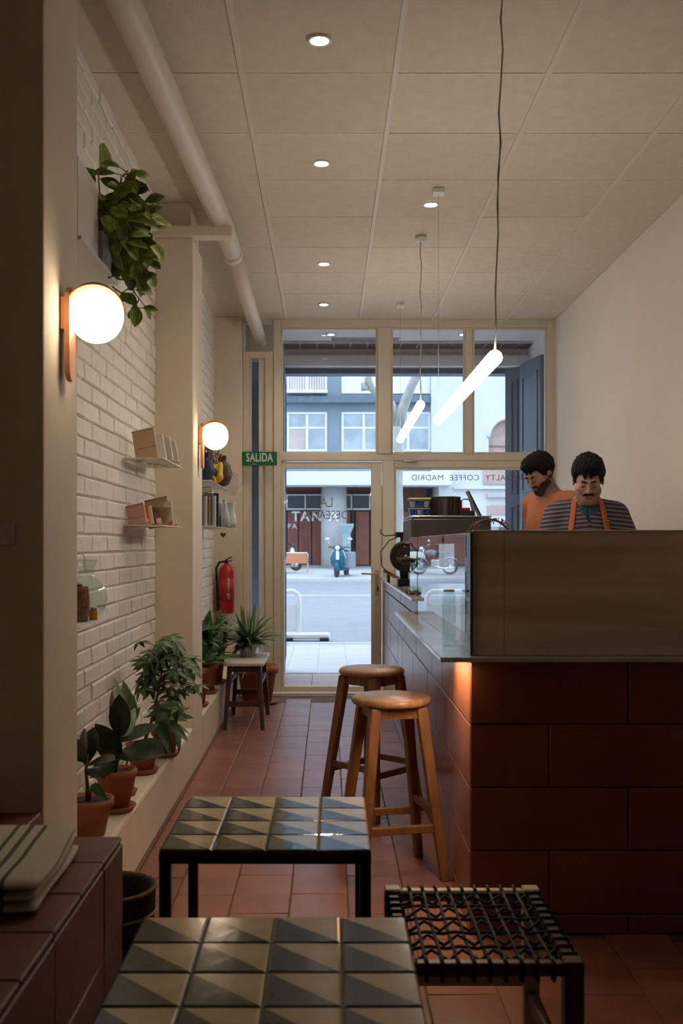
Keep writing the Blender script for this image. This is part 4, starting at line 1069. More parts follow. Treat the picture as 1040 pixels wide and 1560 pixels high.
leaf_px(pth, pl[0], (152, 262, 3.4), (167, 217, 3.42), (1, -.5, 0)); leaf_px(pth, pl[0], (150, 262, 3.36), (124, 262, 3.30), (0, -1, .3)); leaf_px(pth, pl[1], (140, 264, 3.34), (136, 282, 3.30), (0, -1, .3))
vn.tube([Lp(172, 330, 3.42), Lp(152, 300, 3.40), Lp(150, 265, 3.38), Lp(154, 260, 3.40)], .0025, 5)
leaf_px(pth, pl[0], (205, 462, 3.58), (209, 495, 3.56), (.8, -1, 0)); leaf_px(pth, pl[0], (216, 330, 3.5), (244, 310, 3.5), (0, -1, .8))
vn.build('vines', stem_m, pth)

# ------------------------------------------------------------------ on the bar
em = thing('espresso_machine', 'low dark steel espresso machine on the high worktop by the window', 'espresso machine', (.77, 6.05, HIZ + .0005))
dkst = mat('dark_steel', (.13, .12, .11), .3, metal=.8)
bevel(MB().box(-.31, .13, -.32, .32, .27, .415).build('body', dkst, em), .012)
bevel(MB().box(-.28, .11, -.30, .30, .05, .10).build('drip_tray', dkst, em), .006)
bevel(MB().box(.0, .11, -.30, .30, .10, .27).build('back_body', dkst, em), .006)
for sx in (-.25, .08):
    for sy in (-.26, .26): MB().lathe([(.018, 0), (.018, .05)], 12).build('foot', black, em, (sx, sy, 0))
MB().cbox(-.31, .13, -.33, .33, .416, .424, .002).build('cup_tray', steel, em)
for y_ in (-.18, .0, .18):
    MB().lathe([(.0001, .18), (.036, .18), (.036, .265), (.0001, .265)], 20).build('group_head', steel, em, (-.18, y_, 0))
    m = MB().tube([(-.18, y_, .19), (-.36, y_, .175)], .012, 8); m.build('portafilter_handle', blackp, em)
rl = MB()
for (a, b) in (((-.30, -.32, .46), (-.30, .32, .46)), ((.24, -.32, .46), (.24, .32, .46)), ((-.30, -.32, .46), (.24, -.32, .46))): rl.tube([a, b], .004, 6)
pass
TT = HIZ + .0005 + .4245
# cup stack box, pot, red tin, card stand with tablet
cm = mat('cup_blue', (.02, .12, .45), .3); cw = mat('cup_white', (.70, .72, .72), .3); cy_ = mat('lid_yellow', (.62, .50, .20), .5)
bx = thing('cup_crate', 'clear crate of blue and white cups with yellow lid on the espresso machine', 'crate', (.520, 5.93, TT))
MB().cbox(-.062, .062, -.06, .06, 0, .004, .001).build('crate_base', cw, bx)
for z in (.005, .052):
    for i in range(3):
        for j in range(2):
            MB().lathe([(.0001, 0), (.012, 0), (.018, .036), (.016, .036), (.011, .004), (.0001, .004)], 14, cap=False).build('cup', cm if (i + j + (z > .01)) % 2 == 0 else cw, bx, (-.04 + .04 * i, -.025 + .05 * j, z))
MB().box(-.06, .06, -.058, .058, .044, .047).build('divider', cw, bx)
for (a, b, c, d_) in ((-.062, .062, -.061, -.0595), (-.062, .062, .0595, .061)): MB().box(a, b, c, d_, .004, .092).build('crate_side', caseglass if False else cellophane, bx)
MB().cbox(-.064, .064, -.062, .062, .093, .105, .004).build('lid', cy_, bx)
po = thing('dark_pot', 'round dark brown ribbed pot on top of the espresso machine', 'pot', (.672, 5.97, TT))
pr = [(.0001, 0), (.082, 0), (.088, .006), (.088, .104), (.091, .108), (.089, .114), (.080, .114), (.080, .01), (.0001, .01)]
MB().lathe(pr, 48, cap=False).build('body', mat('pot_brown', (.045, .028, .022), .35), po)
for k in range(24):
    a = 2 * math.pi * k / 24; MB().box(-.001, .001, -.003, .003, .01, .10).build('rib', mat('rib_brown', (.07, .045, .035), .4) if k == 0 else MATS['rib_brown'], po, (.089 * math.cos(a), .089 * math.sin(a), 0), (0, 0, a))
rt = thing('red_tin', 'small red-lidded tin between the brown pot and the card stand', 'tin', (.778, 5.80, TT))
MB().cbox(-.035, .035, -.03, .03, 0, .030, .003).build('body', blackp, rt); MB().cbox(-.036, .012, -.031, .031, .030, .046, .004).build('lid', redm, rt)
cs = thing('wooden_stand', 'bent pale wood stand on the espresso machine holding up the tablet', 'stand', (.800, 6.0, TT))
o = MB(); o.prism([(-.036, 0), (-.031, 0), (-.031, .094), (-.020, .100), (.010, .100), (.022, .092), (.042, 0), (.047, 0), (.026, .096), (.012, .105), (-.022, .105), (-.036, .096)], -.05, .05, 'y')
bevel(o.build('bent_board', mat('ply', (.46, .29, .16), .5), cs), .001)
MB().cbox(-.036, -.0345, -.0505, .0505, .0, .002, .0003).build('foot_strip', darkwood, cs)
tb = thing('tablet', 'dark grey tablet leaning on the bent wooden stand', 'tablet', (.865, 6.0, TT))
Mt = Matrix.Translation((.012, 0, .002)) @ Matrix.Rotation(R(-27), 4, 'Y')
MB().cbox(-.004, .004, -.06, .06, .0, .165, .003, 0, Mt).build('case', mat('tablet_case', (.07, .065, .07), .4), tb)
MB().cbox(.0042, .0050, -.052, .052, .012, .155, .0003, 0, Mt).build('screen', mat('tablet_screen', (.02, .025, .035), .1), tb)
# leafy wreath behind the glass
wr_ = thing('twig_wreath', 'dark twig wreath with little buds arching over the screen behind the glass', 'wreath', (.845, 5.45, HIZ))
m = MB(); pts = [Vector((.115 * math.cos(a), .01 * math.sin(3 * a), .24 + .115 * math.sin(a) )) for a in np.linspace(-.4, math.pi + .4, 26)]
wr_.location.z = HIZ + .042
m.tube(pts, .006, 6); m.build('hoop', darkwood, wr_)
m = MB(); random.seed(4)
for p in pts:
    for k in range(5):
        d = Vector((random.uniform(-1, 1), random.uniform(-1, 1), random.uniform(-1, 1))).normalized() * random.uniform(.014, .024); m.tube([p, p + d], [.0025, .0012], 4); m.sphere(p + d, .004, 6, 4)
tag(m.build('buds', mat('bud', (.16, .09, .08), .7), wr_), kind='stuff')
m = MB()
for sx in (-1, 1): m.tube([pts[0 if sx > 0 else -1], Vector((sx * .10, 0, -.041))], .006, 6)
m.build('hoop_foot', darkwood, wr_)
# plug board for the wreath: top shelf behind
# grinder, black dial, tray, glass cup on the high worktop
gd = thing('coffee_grinder', 'black coffee grinder with big round face at the left end of the bar', 'grinder', (.49, 6.62, HIZ + .0005))
bevel(MB().box(-.05, .06, -.07, .07, 0, .05).build('base', blackp, gd), .006)
MB().lathe([(.0001, .05), (.03, .05), (.034, .09), (.03, .11), (.0001, .11)], 20).build('neck', blackp, gd)
Mg = Matrix.Translation((0, -.055, .19)) @ Matrix.Rotation(R(90), 4, 'X')
MB().lathe([(.0001, -.09), (.075, -.09), (.095, -.07), (.100, 0), (.095, .018), (.085, .022), (.0001, .022)], 36, M=Mg).build('drum', blackp, gd)
MB().lathe([(.0001, .022), (.012, .022), (.010, .030), (.0001, .031)], 16, M=Mg).build('hub', steel, gd)
MB().lathe([(.06, .0222), (.062, .0222), (.062, .0245), (.06, .0245)], 30, M=Mg).build('face_ring', dkst, gd)
bevel(MB().box(-.06, .06, -.05, .05, .31, .345).build('top_plate', blackp, gd), .005)
MB().lathe([(.0001, .28), (.03, .28), (.03, .31), (.0001, .31)], 20).build('collar', dkst, gd)
MB().tube([(-.06, -.02, .325), (-.13, -.03, .32), (-.155, -.03, .335), (-.155, -.03, .36)], .0035, 6).build('hook_arm', blackp, gd)
MB().tube([(-.05, 0, .31), (-.10, -.02, .29), (-.155, -.03, .22), (-.15, -.03, .13), (-.11, -.02, .09), (-.075, -.0, .075)], .0035, 6).build('cable', blackp, gd)
ty = thing('wooden_tray', 'small tilted brown wooden tray near the door end of the bar', 'tray', (.487, 7.35, HIZ + .0005), R(0))
Mt = Matrix.Translation((-.02, 0, .03)) @ Matrix.Rotation(R(28), 4, 'Y')
o = MB(); o.cbox(-.09, .09, -.08, .08, 0, .008, .002, 0, Mt)
for a in ((-.09, .09, -.08, -.072), (-.09, .09, .072, .08), (-.09, -.082, -.08, .08), (.082, .09, -.08, .08)): o.cbox(*a, .008, .024, .002, 0, Mt)
o.build('tray_board', mat('tray_wood', (.25, .13, .07), .5), ty)
MB().cbox(.035, .055, -.06, .06, 0, .016, .002).build('tray_foot', blackp, ty)
MB().cbox(-.07, -.05, -.06, .06, 0, .070, .002).build('tray_foot', blackp, ty)
for (x_, y_, lb) in ((.475, 5.42, 'small clear glass near the glass screen on the high worktop'), (.470, 5.60, 'second small clear glass just behind the first'),):
    t = thing('drinking_glass', lb, 'glass', (x_ - .04, y_ - .03, HIZ + .0005))
    MB().lathe([(.0001, .004), (.016, .004), (.019, .045), (.021, .045), (.018, .0), (.0001, 0)], 20, cap=False).build('glass_body', jarglass, t)
    MB().lathe([(.0001, .005), (.0155, .005), (.017, .022), (.0001, .022)], 18).build('drink', mat('coffee_drink', (.10, .03, .02), .2) if 'coffee_drink' not in MATS else MATS['coffee_drink'], t)
kn = thing('knock_box', 'dark box with a brown front standing beside the grinder', 'box', (.56, 5.90, HIZ + .0005))
kn.location = (.505, 5.61, HIZ + .0005)
bevel(MB().box(-.03, .035, -.06, .06, 0, .085).build('body', mat('brown_box', (.09, .045, .03), .5), kn), .004)
MB().cbox(-.032, .037, -.062, .062, .086, .092, .002).build('rim', blackp, kn)
# ------------------------------------------------------------------ people: implicit surfaces -> one continuous mesh
def rotx(a): c, s = math.cos(a), math.sin(a); return np.array([[1, 0, 0], [0, c, -s], [0, s, c]])
def roty(a): c, s = math.cos(a), math.sin(a); return np.array([[c, 0, s], [0, 1, 0], [-s, 0, c]])
def rotz(a): c, s = math.cos(a), math.sin(a); return np.array([[c, -s, 0], [s, c, 0], [0, 0, 1]])
class SDF:
    def __init__(s, base=None, grow=0): s.p = [dict(q, grow=q['grow'] + grow) for q in base] if base else []
    def cap(s, a, b, ra, rb=None, k=.02, op='u'):
        s.p.append(dict(t='c', a=np.array(a, float), b=np.array(b, float), ra=ra, rb=rb if rb is not None else ra, k=k, op=op, grow=0)); return s
    def ell(s, c, r, k=.02, op='u', M=None):
        s.p.append(dict(t='e', c=np.array(c, float), r=np.array(r, float), k=k, op=op, M=np.eye(3) if M is None else M, grow=0)); return s
    def dist(s, q, X, Y, Z):
        g = q['grow']
        if q['t'] == 'c':
            a, b = q['a'], q['b']; d = b - a; L = d @ d + 1e-12
            px, py, pz = X - a[0], Y - a[1], Z - a[2]
            h = np.clip((px * d[0] + py * d[1] + pz * d[2]) / L, 0, 1)
            return np.sqrt((px - h * d[0]) ** 2 + (py - h * d[1]) ** 2 + (pz - h * d[2]) ** 2) - (q['ra'] + (q['rb'] - q['ra']) * h) - g
        c = q['c']; M = q['M'].T; r = q['r'] + g
        px, py, pz = X - c[0], Y - c[1], Z - c[2]
        u = M[0, 0] * px + M[0, 1] * py + M[0, 2] * pz; v = M[1, 0] * px + M[1, 1] * py + M[1, 2] * pz; w_ = M[2, 0] * px + M[2, 1] * py + M[2, 2] * pz
        k0 = np.sqrt((u / r[0]) ** 2 + (v / r[1]) ** 2 + (w_ / r[2]) ** 2); k1 = np.sqrt((u / r[0] ** 2) ** 2 + (v / r[1] ** 2) ** 2 + (w_ / r[2] ** 2) ** 2) + 1e-9
        return k0 * (k0 - 1) / k1
    def grid(s, xs, ys, zs, pad=.05):
        Fd = np.full((len(xs), len(ys), len(zs)), .5, np.float32)
        for q in s.p:
            if q['t'] == 'c': rr = max(q['ra'], q['rb']) + q['grow'] + pad; lo = np.minimum(q['a'], q['b']) - rr; hi = np.maximum(q['a'], q['b']) + rr
            else: rr = q['r'].max() + q['grow'] + pad; lo = q['c'] - rr; hi = q['c'] + rr
            sl = tuple(slice(np.searchsorted(ax, l), np.searchsorted(ax, h)) for ax, l, h in zip((xs, ys, zs), lo, hi))
            if any(z.stop <= z.start for z in sl): continue
            D = s.dist(q, xs[sl[0]][:, None, None], ys[sl[1]][None, :, None], zs[sl[2]][None, None, :])
            A = Fd[sl]; k = q['k']
            if q['op'] == 'u': h = np.clip(.5 + .5 * (A - D) / k, 0, 1); Fd[sl] = A + (D - A) * h - k * h * (1 - h)
            else: h = np.clip(.5 - .5 * (A + D) / k, 0, 1); Fd[sl] = A + (-D - A) * h + k * h * (1 - h)
        return Fd
    def at(s, pts):
        X, Y, Z = pts[:, 0], pts[:, 1], pts[:, 2]; A = np.full(len(pts), .5)
        for q in s.p:
            D = s.dist(q, X, Y, Z); k = q['k']
            if q['op'] == 'u': h = np.clip(.5 + .5 * (A - D) / k, 0, 1); A = A + (D - A) * h - k * h * (1 - h)
            else: h = np.clip(.5 - .5 * (A + D) / k, 0, 1); A = A + (-D - A) * h + k * h * (1 - h)
        return A
def nets(Fd, xs, ys, zs):
    nx, ny, nz = Fd.shape; ins = Fd < 0
    cs = np.zeros((nx - 1, ny - 1, nz - 1), np.int8)
    for i in (0, 1):
        for j in (0, 1):
            for k in (0, 1): cs += ins[i:nx - 1 + i, j:ny - 1 + j, k:nz - 1 + k]
    act = (cs > 0) & (cs < 8); I, J, K = np.nonzero(act); n = len(I)
    idx = np.full(act.shape, -1, np.int64); idx[I, J, K] = np.arange(n)
    acc = np.zeros((n, 3)); cnt = np.zeros(n); ax = (xs, ys, zs)
    cor = [(i, j, k) for i in (0, 1) for j in (0, 1) for k in (0, 1)]
    for c0 in cor:
        for d in range(3):
            if c0[d]: continue
            c1 = list(c0); c1[d] = 1
            f0 = Fd[I + c0[0], J + c0[1], K + c0[2]]; f1 = Fd[I + c1[0], J + c1[1], K + c1[2]]
            m = (f0 < 0) != (f1 < 0); t = np.where(m, f0 / np.where(m, f0 - f1, 1), 0)
            p = np.stack([ax[a][(I, J, K)[a] + c0[a]] for a in range(3)], 1).astype(float)
            q = ax[d][(I, J, K)[d] + 1] - ax[d][(I, J, K)[d]]
            p[:, d] += t * q; acc[m] += p[m]; cnt[m] += 1
    V = acc / cnt[:, None]; Q = []
    for d, (u, v) in enumerate(((1, 2), (2, 0), (0, 1))):
        sl0 = [slice(1, -1)] * 3; sl0[d] = slice(0, -1); sl1 = list(sl0); sl1[d] = slice(1, None)
        a, b = ins[tuple(sl0)], ins[tuple(sl1)]
        for s_, m in ((1, a & ~b), (-1, ~a & b)):
            T = np.nonzero(m); c = [T[0].copy(), T[1].copy(), T[2].copy()]
            for e in range(3):
                if e != d: c[e] += 1
            def g(du, dv):
                e = [c[0], c[1], c[2]]; e = [x.copy() for x in e]; e[u] -= du; e[v] -= dv
                return idx[e[0], e[1], e[2]]
            qd = np.stack([g(1, 1), g(0, 1), g(0, 0), g(1, 0)], 1)
            Q.append(qd if s_ > 0 else qd[:, ::-1])
    return V, np.concatenate(Q)
def sdf_mesh(name, Fd, xs, ys, zs, mats, parent, classify=None, smooth_it=2):
    V, Q = nets(Fd, xs, ys, zs); Q = Q[(Q >= 0).all(1)]
    me = bpy.data.meshes.new(name); me.vertices.add(len(V)); me.vertices.foreach_set('co', V.astype(np.float32).ravel())
    me.loops.add(len(Q) * 4); me.loops.foreach_set('vertex_index', Q.ravel().astype(np.int32))
    me.polygons.add(len(Q)); me.polygons.foreach_set('loop_start', np.arange(0, len(Q) * 4, 4, dtype=np.int32))
    me.update(calc_edges=True); me.validate()
    for m in (mats if isinstance(mats, (list, tuple)) else [mats]): me.materials.append(m)
    me.polygons.foreach_set('use_smooth', np.ones(len(me.polygons), bool))
    if classify is not None:
        C = V[Q].mean(1); me.polygons.foreach_set('material_index', classify(C).astype(np.int32))
    o = put(name, me, parent)
    if smooth_it: md = o.modifiers.new('smooth', 'SMOOTH'); md.factor = .5; md.iterations = smooth_it
    return o
def axis(segs):
    out = [segs[0][0]]
    for a, b, st in segs:
        n = max(1, round((b - a) / st)); out += list(np.linspace(a, b, n + 1)[1:])
    return np.array(out)

skin = mat('skin', (.42, .235, .165), .5, noise_amt=.08, noise_scale=20, sss=.08, bump=.05, bump_scale=200)
skin_b = mat('skin_stubble', (.29, .165, .12), .6, noise_amt=.3, noise_scale=90)
lips = mat('lips', (.33, .13, .105), .45)
hair_m = mat('hair_dark', (.010, .007, .006), .7, noise_amt=.5, noise_scale=40, bump=.9, bump_scale=120, spec=.18)
trouser = mat('trousers', (.03, .032, .04), .85); shoe = mat('shoe_black', (.02, .018, .017), .5)

def person(label, x, y, yaw, sh_z, neck, headc, pitch, hyaw, roll, cfg):
    t = thing('person', label, 'person', (x, y, 0), yaw)
    HR = rotz(hyaw) @ rotx(pitch) @ roty(roll); hc = np.array(headc)
    hk = cfg['hk']; hp_ = lambda p: hc + HR @ (np.array(p, float) * hk)
    sz = sh_z; sw = cfg['sw']; ln = cfg['lean']      # lean: forward offset of the chest
    B = SDF()
    # legs, pelvis, trunk
    for s in (-1, 1):
        B.cap((s * .095, .02, .92), (s * .105, .0, .50), .085, .055, .03); B.cap((s * .105, 0, .50), (s * .11, .03, .10), .053, .036, .02)
        B.cap((s * .11, .03, .05), (s * .125, -.13, .035), .040, .034, .03)
    B.ell((0, .02, .96), (.165, .115, .13), .05)
    B.ell((0, .01 + ln * .3, 1.10), (.145, .100, .15), .05)
    B.ell((0, ln * .8, sz - .12), (.160, .112, .17), .05)
    B.cap((-sw + .02, ln + .01, sz - .005), (sw - .02, ln + .01, sz - .005), .052, None, .04)
    nk = np.array(neck); hn = hp_((0, .022, -.055))
    B.cap(nk, hn, .058, .052, .03)
    for s in (-1, 1): B.cap((s * sw * .6, ln + .02, sz + .01), nk + (hn - nk) * .35, .034, .030, .05)
    arms = cfg['arms']
    for s, (el, wr, pd, up) in zip((-1, 1), arms):
        sh = np.array((s * sw, ln + .01, sz - .01)); el = np.array(el); wr = np.array(wr)
        B.cap(sh, el, .050, .038, .03); B.cap(el, wr, .040, .026, .012)
        d = np.array(pd, float); d /= np.linalg.norm(d); u = np.array(up, float); u -= d * (u @ d); u /= np.linalg.norm(u); sd = np.cross(d, u) * (-s)
        pc = wr + d * .055; Mp = np.stack([sd, d, u], 1)
        B.cap(wr, wr + d * .03, .024, .026, .02); B.ell(pc, (.040, .050, .017), .015, M=Mp)
        for i, (off, ln_) in enumerate(((-.030, .060), (-.010, .070), (.010, .074), (.030, .066))):
            b0 = wr + d * .092 + sd * off; j1 = b0 + (d * .8 - u * .5) * ln_ * .5; j2 = j1 + (d * .35 - u * .95) * ln_ * .5
            B.cap(b0 - d * .02, j1, .0095, .0085, .006); B.cap(j1, j2, .0085, .0075, .005)
        tb0 = wr + d * .03 + sd * .030; tb1 = tb0 + (d * .6 + sd * .7) * .035; tb2 = tb1 + (d * .8 - u * .5 + sd * .1) * .035
        B.cap(tb0, tb1, .014, .011, .010); B.cap(tb1, tb2, .011, .009, .006)
    body_n = len(B.p)
    # head
    def hc_(a, b, ra, rb=None, k=.012, op='u'): B.cap(hp_(a), hp_(b), ra * hk, (ra if rb is None else rb) * hk, k * hk, op)
    def he(c, r, k=.012, op='u'): B.ell(hp_(c), [v * hk for v in r], k * hk, op, HR)
    he((0, .015, .035), (.074, .094, .088), .02); he((0, -.030, -.035), (.057, .060, .078), .03)
    he((0, -.066, -.098), (.026, .020, .020), .02)
    for s in (-1, 1):
        hc_((s * .050, -.005, -.062), (s * .018, -.062, -.102), .020, .016, .025)
        he((s * .043, -.066, -.022), (.022, .018, .020), .02); 
    hc_((-.038, -.083, .022), (.038, -.083, .022), .010, None, .015)
    for s in (-1, 1): he((s * .031, -.101, .003), (.017, .012, .011), .010, 's')
    for s in (-1, 1): he((s * .031, -.078, .002), (.0155, .0145, .0125), .004)
    hc_((0, -.091, .012), (0, -.112, -.028), .0075, .0105, .012)
    for s in (-1, 1): he((s * .011, -.101, -.033), (.0085, .010, .008), .006)
    hc_((-.017, -.087, -.058), (.017, -.087, -.058), .0065, None, .006); hc_((-.013, -.086, -.069), (.013, -.086, -.069), .0075, None, .006)
    for s in (-1, 1): he((s * .077, .006, -.004), (.009, .020, .031), .006)
    hx, hy, hz = hc; r_ = .125
    xs = axis([(-.45, hx - r_, .010), (hx - r_, hx + r_, .0034), (hx + r_, .45, .010)])
    ys = axis([(-.50, hy - .15, .010), (hy - .15, hy + .14, .0034), (hy + .14, .22, .010)])
    zs = axis([(-.02, hz - .15, .011), (hz - .15, hz + .15, .0034)])
    Fd = B.grid(xs, ys, zs)
    def cls(C):
        L = (C - hc) @ HR / hk        # head local
        m = np.zeros(len(C)); x_, y_, z_ = np.abs(L[:, 0]), L[:, 1], L[:, 2]
        head = np.linalg.norm(L, axis=1) < .17
        st = head & (z_ < -.050 + .25 * np.maximum(0, .0 + (x_ - .03))) & (y_ < .03) & (z_ > -.135); m[st] = 1
        lp = head & (x_ < .021) & (y_ < -.080) & (z_ < -.053) & (z_ > -.077); m[lp] = 2
        return m
    body = sdf_mesh('body', Fd, xs, ys, zs, [skin, skin_b if cfg['stubble'] else skin, lips], t, cls)
    # hair
    Hh = SDF(); hs_ = cfg['hair']
    Hh.ell(hp_((0, .020, .046)), [v * hk for v in (.084 + hs_, .104 + hs_, .097 + hs_)], .01, 'u', HR)
    Hh.ell(hp_((0, -.040, .090)), [v * hk for v in (.070 + hs_, .058 + hs_, .040 + hs_)], .03, 'u', HR)
    gx = np.arange(hx - .15, hx + .15, .0036); gy = np.arange(hy - .17, hy + .17, .0036); gz = np.arange(hz - .15, hz + .17, .0036)
    G = Hh.grid(gx, gy, gz, .2); X, Y, Z_ = np.meshgrid(gx, gy, gz, indexing='ij')
    Lx = (np.stack([X, Y, Z_], -1) - hc) @ HR / hk; lx, ly, lz = Lx[..., 0], Lx[..., 1], Lx[..., 2]
    amp = cfg['curl']
    nz_ = np.sin(75 * lx + 4 * np.sin(40 * lz + 30 * ly)) * np.sin(60 * ly + 3 * np.sin(55 * lx) + 1.5) * np.sin(50 * lz + 4 * np.sin(35 * lx + 1)) + \
        .8 * np.sin(190 * lx + 60 * lz) * np.sin(170 * ly - 60 * lx + 40 * lz)
    G = G + (nz_ * amp).astype(np.float32)
    f = np.clip((-.015 - ly) / .05, 0, 1); bck = np.clip((ly - .0) / .05, 0, 1)
    fr_ = cfg['fringe'] + .012 * np.sin(75 * lx + 2 + 3 * np.sin(30 * lx)) + .009 * np.sin(210 * lx + 40 * ly) - cfg['part'] * lx
    zr = .010 * np.sin(150 * ly + 60 * lx) * (1 - f)
    zl = (-.012) * (1 - f) * (1 - bck) + fr_ * f + (-.080) * bck + zr
    G = np.maximum(G, (zl - lz).astype(np.float32))
    G = np.maximum(G, -((Hh.grid(gx, gy, gz, .2)) + .030 + hs_).astype(np.float32))
    sdf_mesh('hair', G, gx, gy, gz, hair_m, t, None, 1)
    # brows, lashes, moustache
    def blob(name, caps, m, k=.004):
        S = SDF()
        for a, b, ra, rb in caps: S.cap(hp_(a), hp_(b), ra * hk, rb * hk, k)
        e = np.array([[c for c in q['a']] for q in S.p] + [[c for c in q['b']] for q in S.p]); lo, hi = e.min(0) - .015, e.max(0) + .015
        ax = [np.arange(l, h, .0018) for l, h in zip(lo, hi)]
        return sdf_mesh(name, S.grid(*ax), *ax, m, t, None, 1)
    for s in (-1, 1):
        blob('eyebrow', [((s * .013, -.0955, .020), (s * .032, -.0935, .026), .0040, .0045), ((s * .032, -.0935, .026), (s * .049, -.081, .019), .0042, .0022)], hair_m)
        blob('eyelash', [((s * .019, -.0915, -.005), (s * .031, -.0935, -.0085), .0013, .0017), ((s * .031, -.0935, -.0085), (s * .043, -.0865, -.005), .0017, .0012)], hair_m)
    if cfg['moustache']:
        blob('moustache', [((s * .002, -.0985, -.0455), (s * .018, -.0955, -.0500), .0062, .0060) for s in (-1, 1)] + [((s * .018, -.0955, -.0500), (s * .031, -.0815, -.0590), .0058, .0030) for s in (-1, 1)], hair_m)
    if cfg['beard']:
        S = SDF(B.p[body_n:], .0022); G = S.grid(gx, gy, gz, .08)
        zl = -.058 + .9 * np.maximum(0, np.abs(lx) - .030)
        bd = np.maximum(G, lz - zl); bd = np.maximum(bd, -(lz + .14)); bd = np.maximum(bd, ly - .02)
        mth = np.maximum(np.maximum(np.abs(lx) - .019, np.abs(lz + .064) - .010), ly + .070); bd = np.maximum(bd, -mth)
        ms = np.maximum(np.maximum(G, np.abs(lz + .049) - .006), np.maximum(np.abs(lx) - .030, ly + .06)); bd = np.minimum(bd, ms)
        sdf_mesh('beard', bd.astype(np.float32), gx, gy, gz, cfg['beard'], t, None, 1)
    # clothes
    top = SDF(B.p[18 - 0:0] if False else [], 0)
    top.ell((0, .02, .98), (.168, .118, .12), .05); top.ell((0, .01 + ln * .3, 1.10), (.160, .115, .16), .05)
    top.ell((0, ln * .8, sz - .12), (.172, .124, .178), .05); top.cap((-sw + .02, ln + .01, sz - .005), (sw - .02, ln + .01, sz - .005), .062, None, .04)
    for s in (-1, 1): top.cap((s * sw * .6, ln + .02, sz + .012), nk + (hn - nk) * .22, .040, .034, .05)
    for s, (el, wr, pd, up) in zip((-1, 1), arms):
        sh = np.array((s * sw, ln + .01, sz - .01)); el = np.array(el); wr = np.array(wr)
        if cfg['sleeve'] == 'short': top.cap(sh, sh + (el - sh) * .72, .062, .058, .03)
        else: top.cap(sh, el, .062, .052, .03); top.cap(el, wr - (wr - el) * .08, .052, .040, .012)
    wx = np.arange(-.42, .42, .0065); wy = np.arange(-.45, .22, .0065); wz_ = np.arange(.86, sz + .13, .0065)
    G = top.grid(wx, wy, wz_); X, Y, Z_ = np.meshgrid(wx, wy, wz_, indexing='ij')
    G = G + (cfg['crease'] * (np.sin(26 * Z_ + 20 * X + 3 * np.sin(12 * X)) * np.sin(18 * X + 9 * Z_) )).astype(np.float32)
    G = np.maximum(G, (.90 - Z_).astype(np.float32))
    nq = dict(t='c', a=nk - (hn - nk) * .1 + np.array((0, -.012, 0)), b=hn + (hn - nk), ra=cfg['neckr'], rb=cfg['neckr'] + .015, k=.01, op='u', grow=0)
    nd = top.dist(nq, X, Y, Z_); G = np.maximum(G, -nd.astype(np.float32))
    sdf_mesh('shirt', G.astype(np.float32), wx, wy, wz_, cfg['shirt'], t, None, 2)
    pq = SDF(B.p[:6] + B.p[6:7], .014); pq.p = [q for i, q in enumerate(pq.p) if i not in (2, 5)]
    ax = [np.arange(-.30, .30, .011), np.arange(-.2, .25, .011), np.arange(.05, 1.02, .011)]
    sdf_mesh('trousers', pq.grid(*ax), *ax, trouser, t, None, 1)
    sq = SDF([B.p[2], B.p[5]], .010); ax = [np.arange(-.22, .22, .008), np.arange(-.22, .12, .008), np.arange(.003, .12, .008)]
    g = sq.grid(*ax); sdf_mesh('shoes', np.maximum(g, (.006 - ax[2])[None, None, :].astype(np.float32)), *ax, shoe, t, None, 1)
    return t, top, hp_, nk, hn
def front_y(S, x, z, y0=-.5, y1=.2, n=260):
    ys_ = np.linspace(y0, y1, n); d = S.at(np.stack([np.full(n, x), ys_, np.full(n, z)], 1)); i = np.argmax(d < 0)
    return ys_[i]

# striped polo material
st = bpy.data.materials.new('striped_polo'); st.use_nodes = True; nt = st.node_tree; b_ = nt.nodes['Principled BSDF']; b_.inputs['Roughness'].default_value = .85
t_ = nt.nodes.new('ShaderNodeTexCoord'); s_ = nt.nodes.new('ShaderNodeSeparateXYZ'); nt.links.new(t_.outputs['Object'], s_.inputs[0])
ab = nt.nodes.new('ShaderNodeMath'); ab.operation = 'ABSOLUTE'; nt.links.new(s_.outputs['X'], ab.inputs[0])
mm = nt.nodes.new('ShaderNodeMath'); mm.operation = 'MULTIPLY_ADD'; mm.inputs[1].default_value = .10; nt.links.new(ab.outputs[0], mm.inputs[0]); nt.links.new(s_.outputs['Z'], mm.inputs[2])
m2 = nt.nodes.new('ShaderNodeMath'); m2.operation = 'MULTIPLY'; m2.inputs[1].default_value = 1 / .0205; nt.links.new(mm.outputs[0], m2.inputs[0])
m3 = nt.nodes.new('ShaderNodeMath'); m3.operation = 'FRACT'; nt.links.new(m2.outputs[0], m3.inputs[0])
rp = nt.nodes.new('ShaderNodeValToRGB'); rp.color_ramp.interpolation = 'CONSTANT'; rp.color_ramp.elements[0].color = (.018, .020, .040, 1)
rp.color_ramp.elements[1].position = .55; rp.color_ramp.elements[1].color = (.15, .11, .125, 1); nt.links.new(m3.outputs[0], rp.inputs[0]); nt.links.new(rp.outputs[0], b_.inputs['Base Color'])
orange_m = mat('orange_sweatshirt', (.50, .175, .075), .9, noise_amt=.10, noise_scale=14, bump=.25, bump_scale=60)
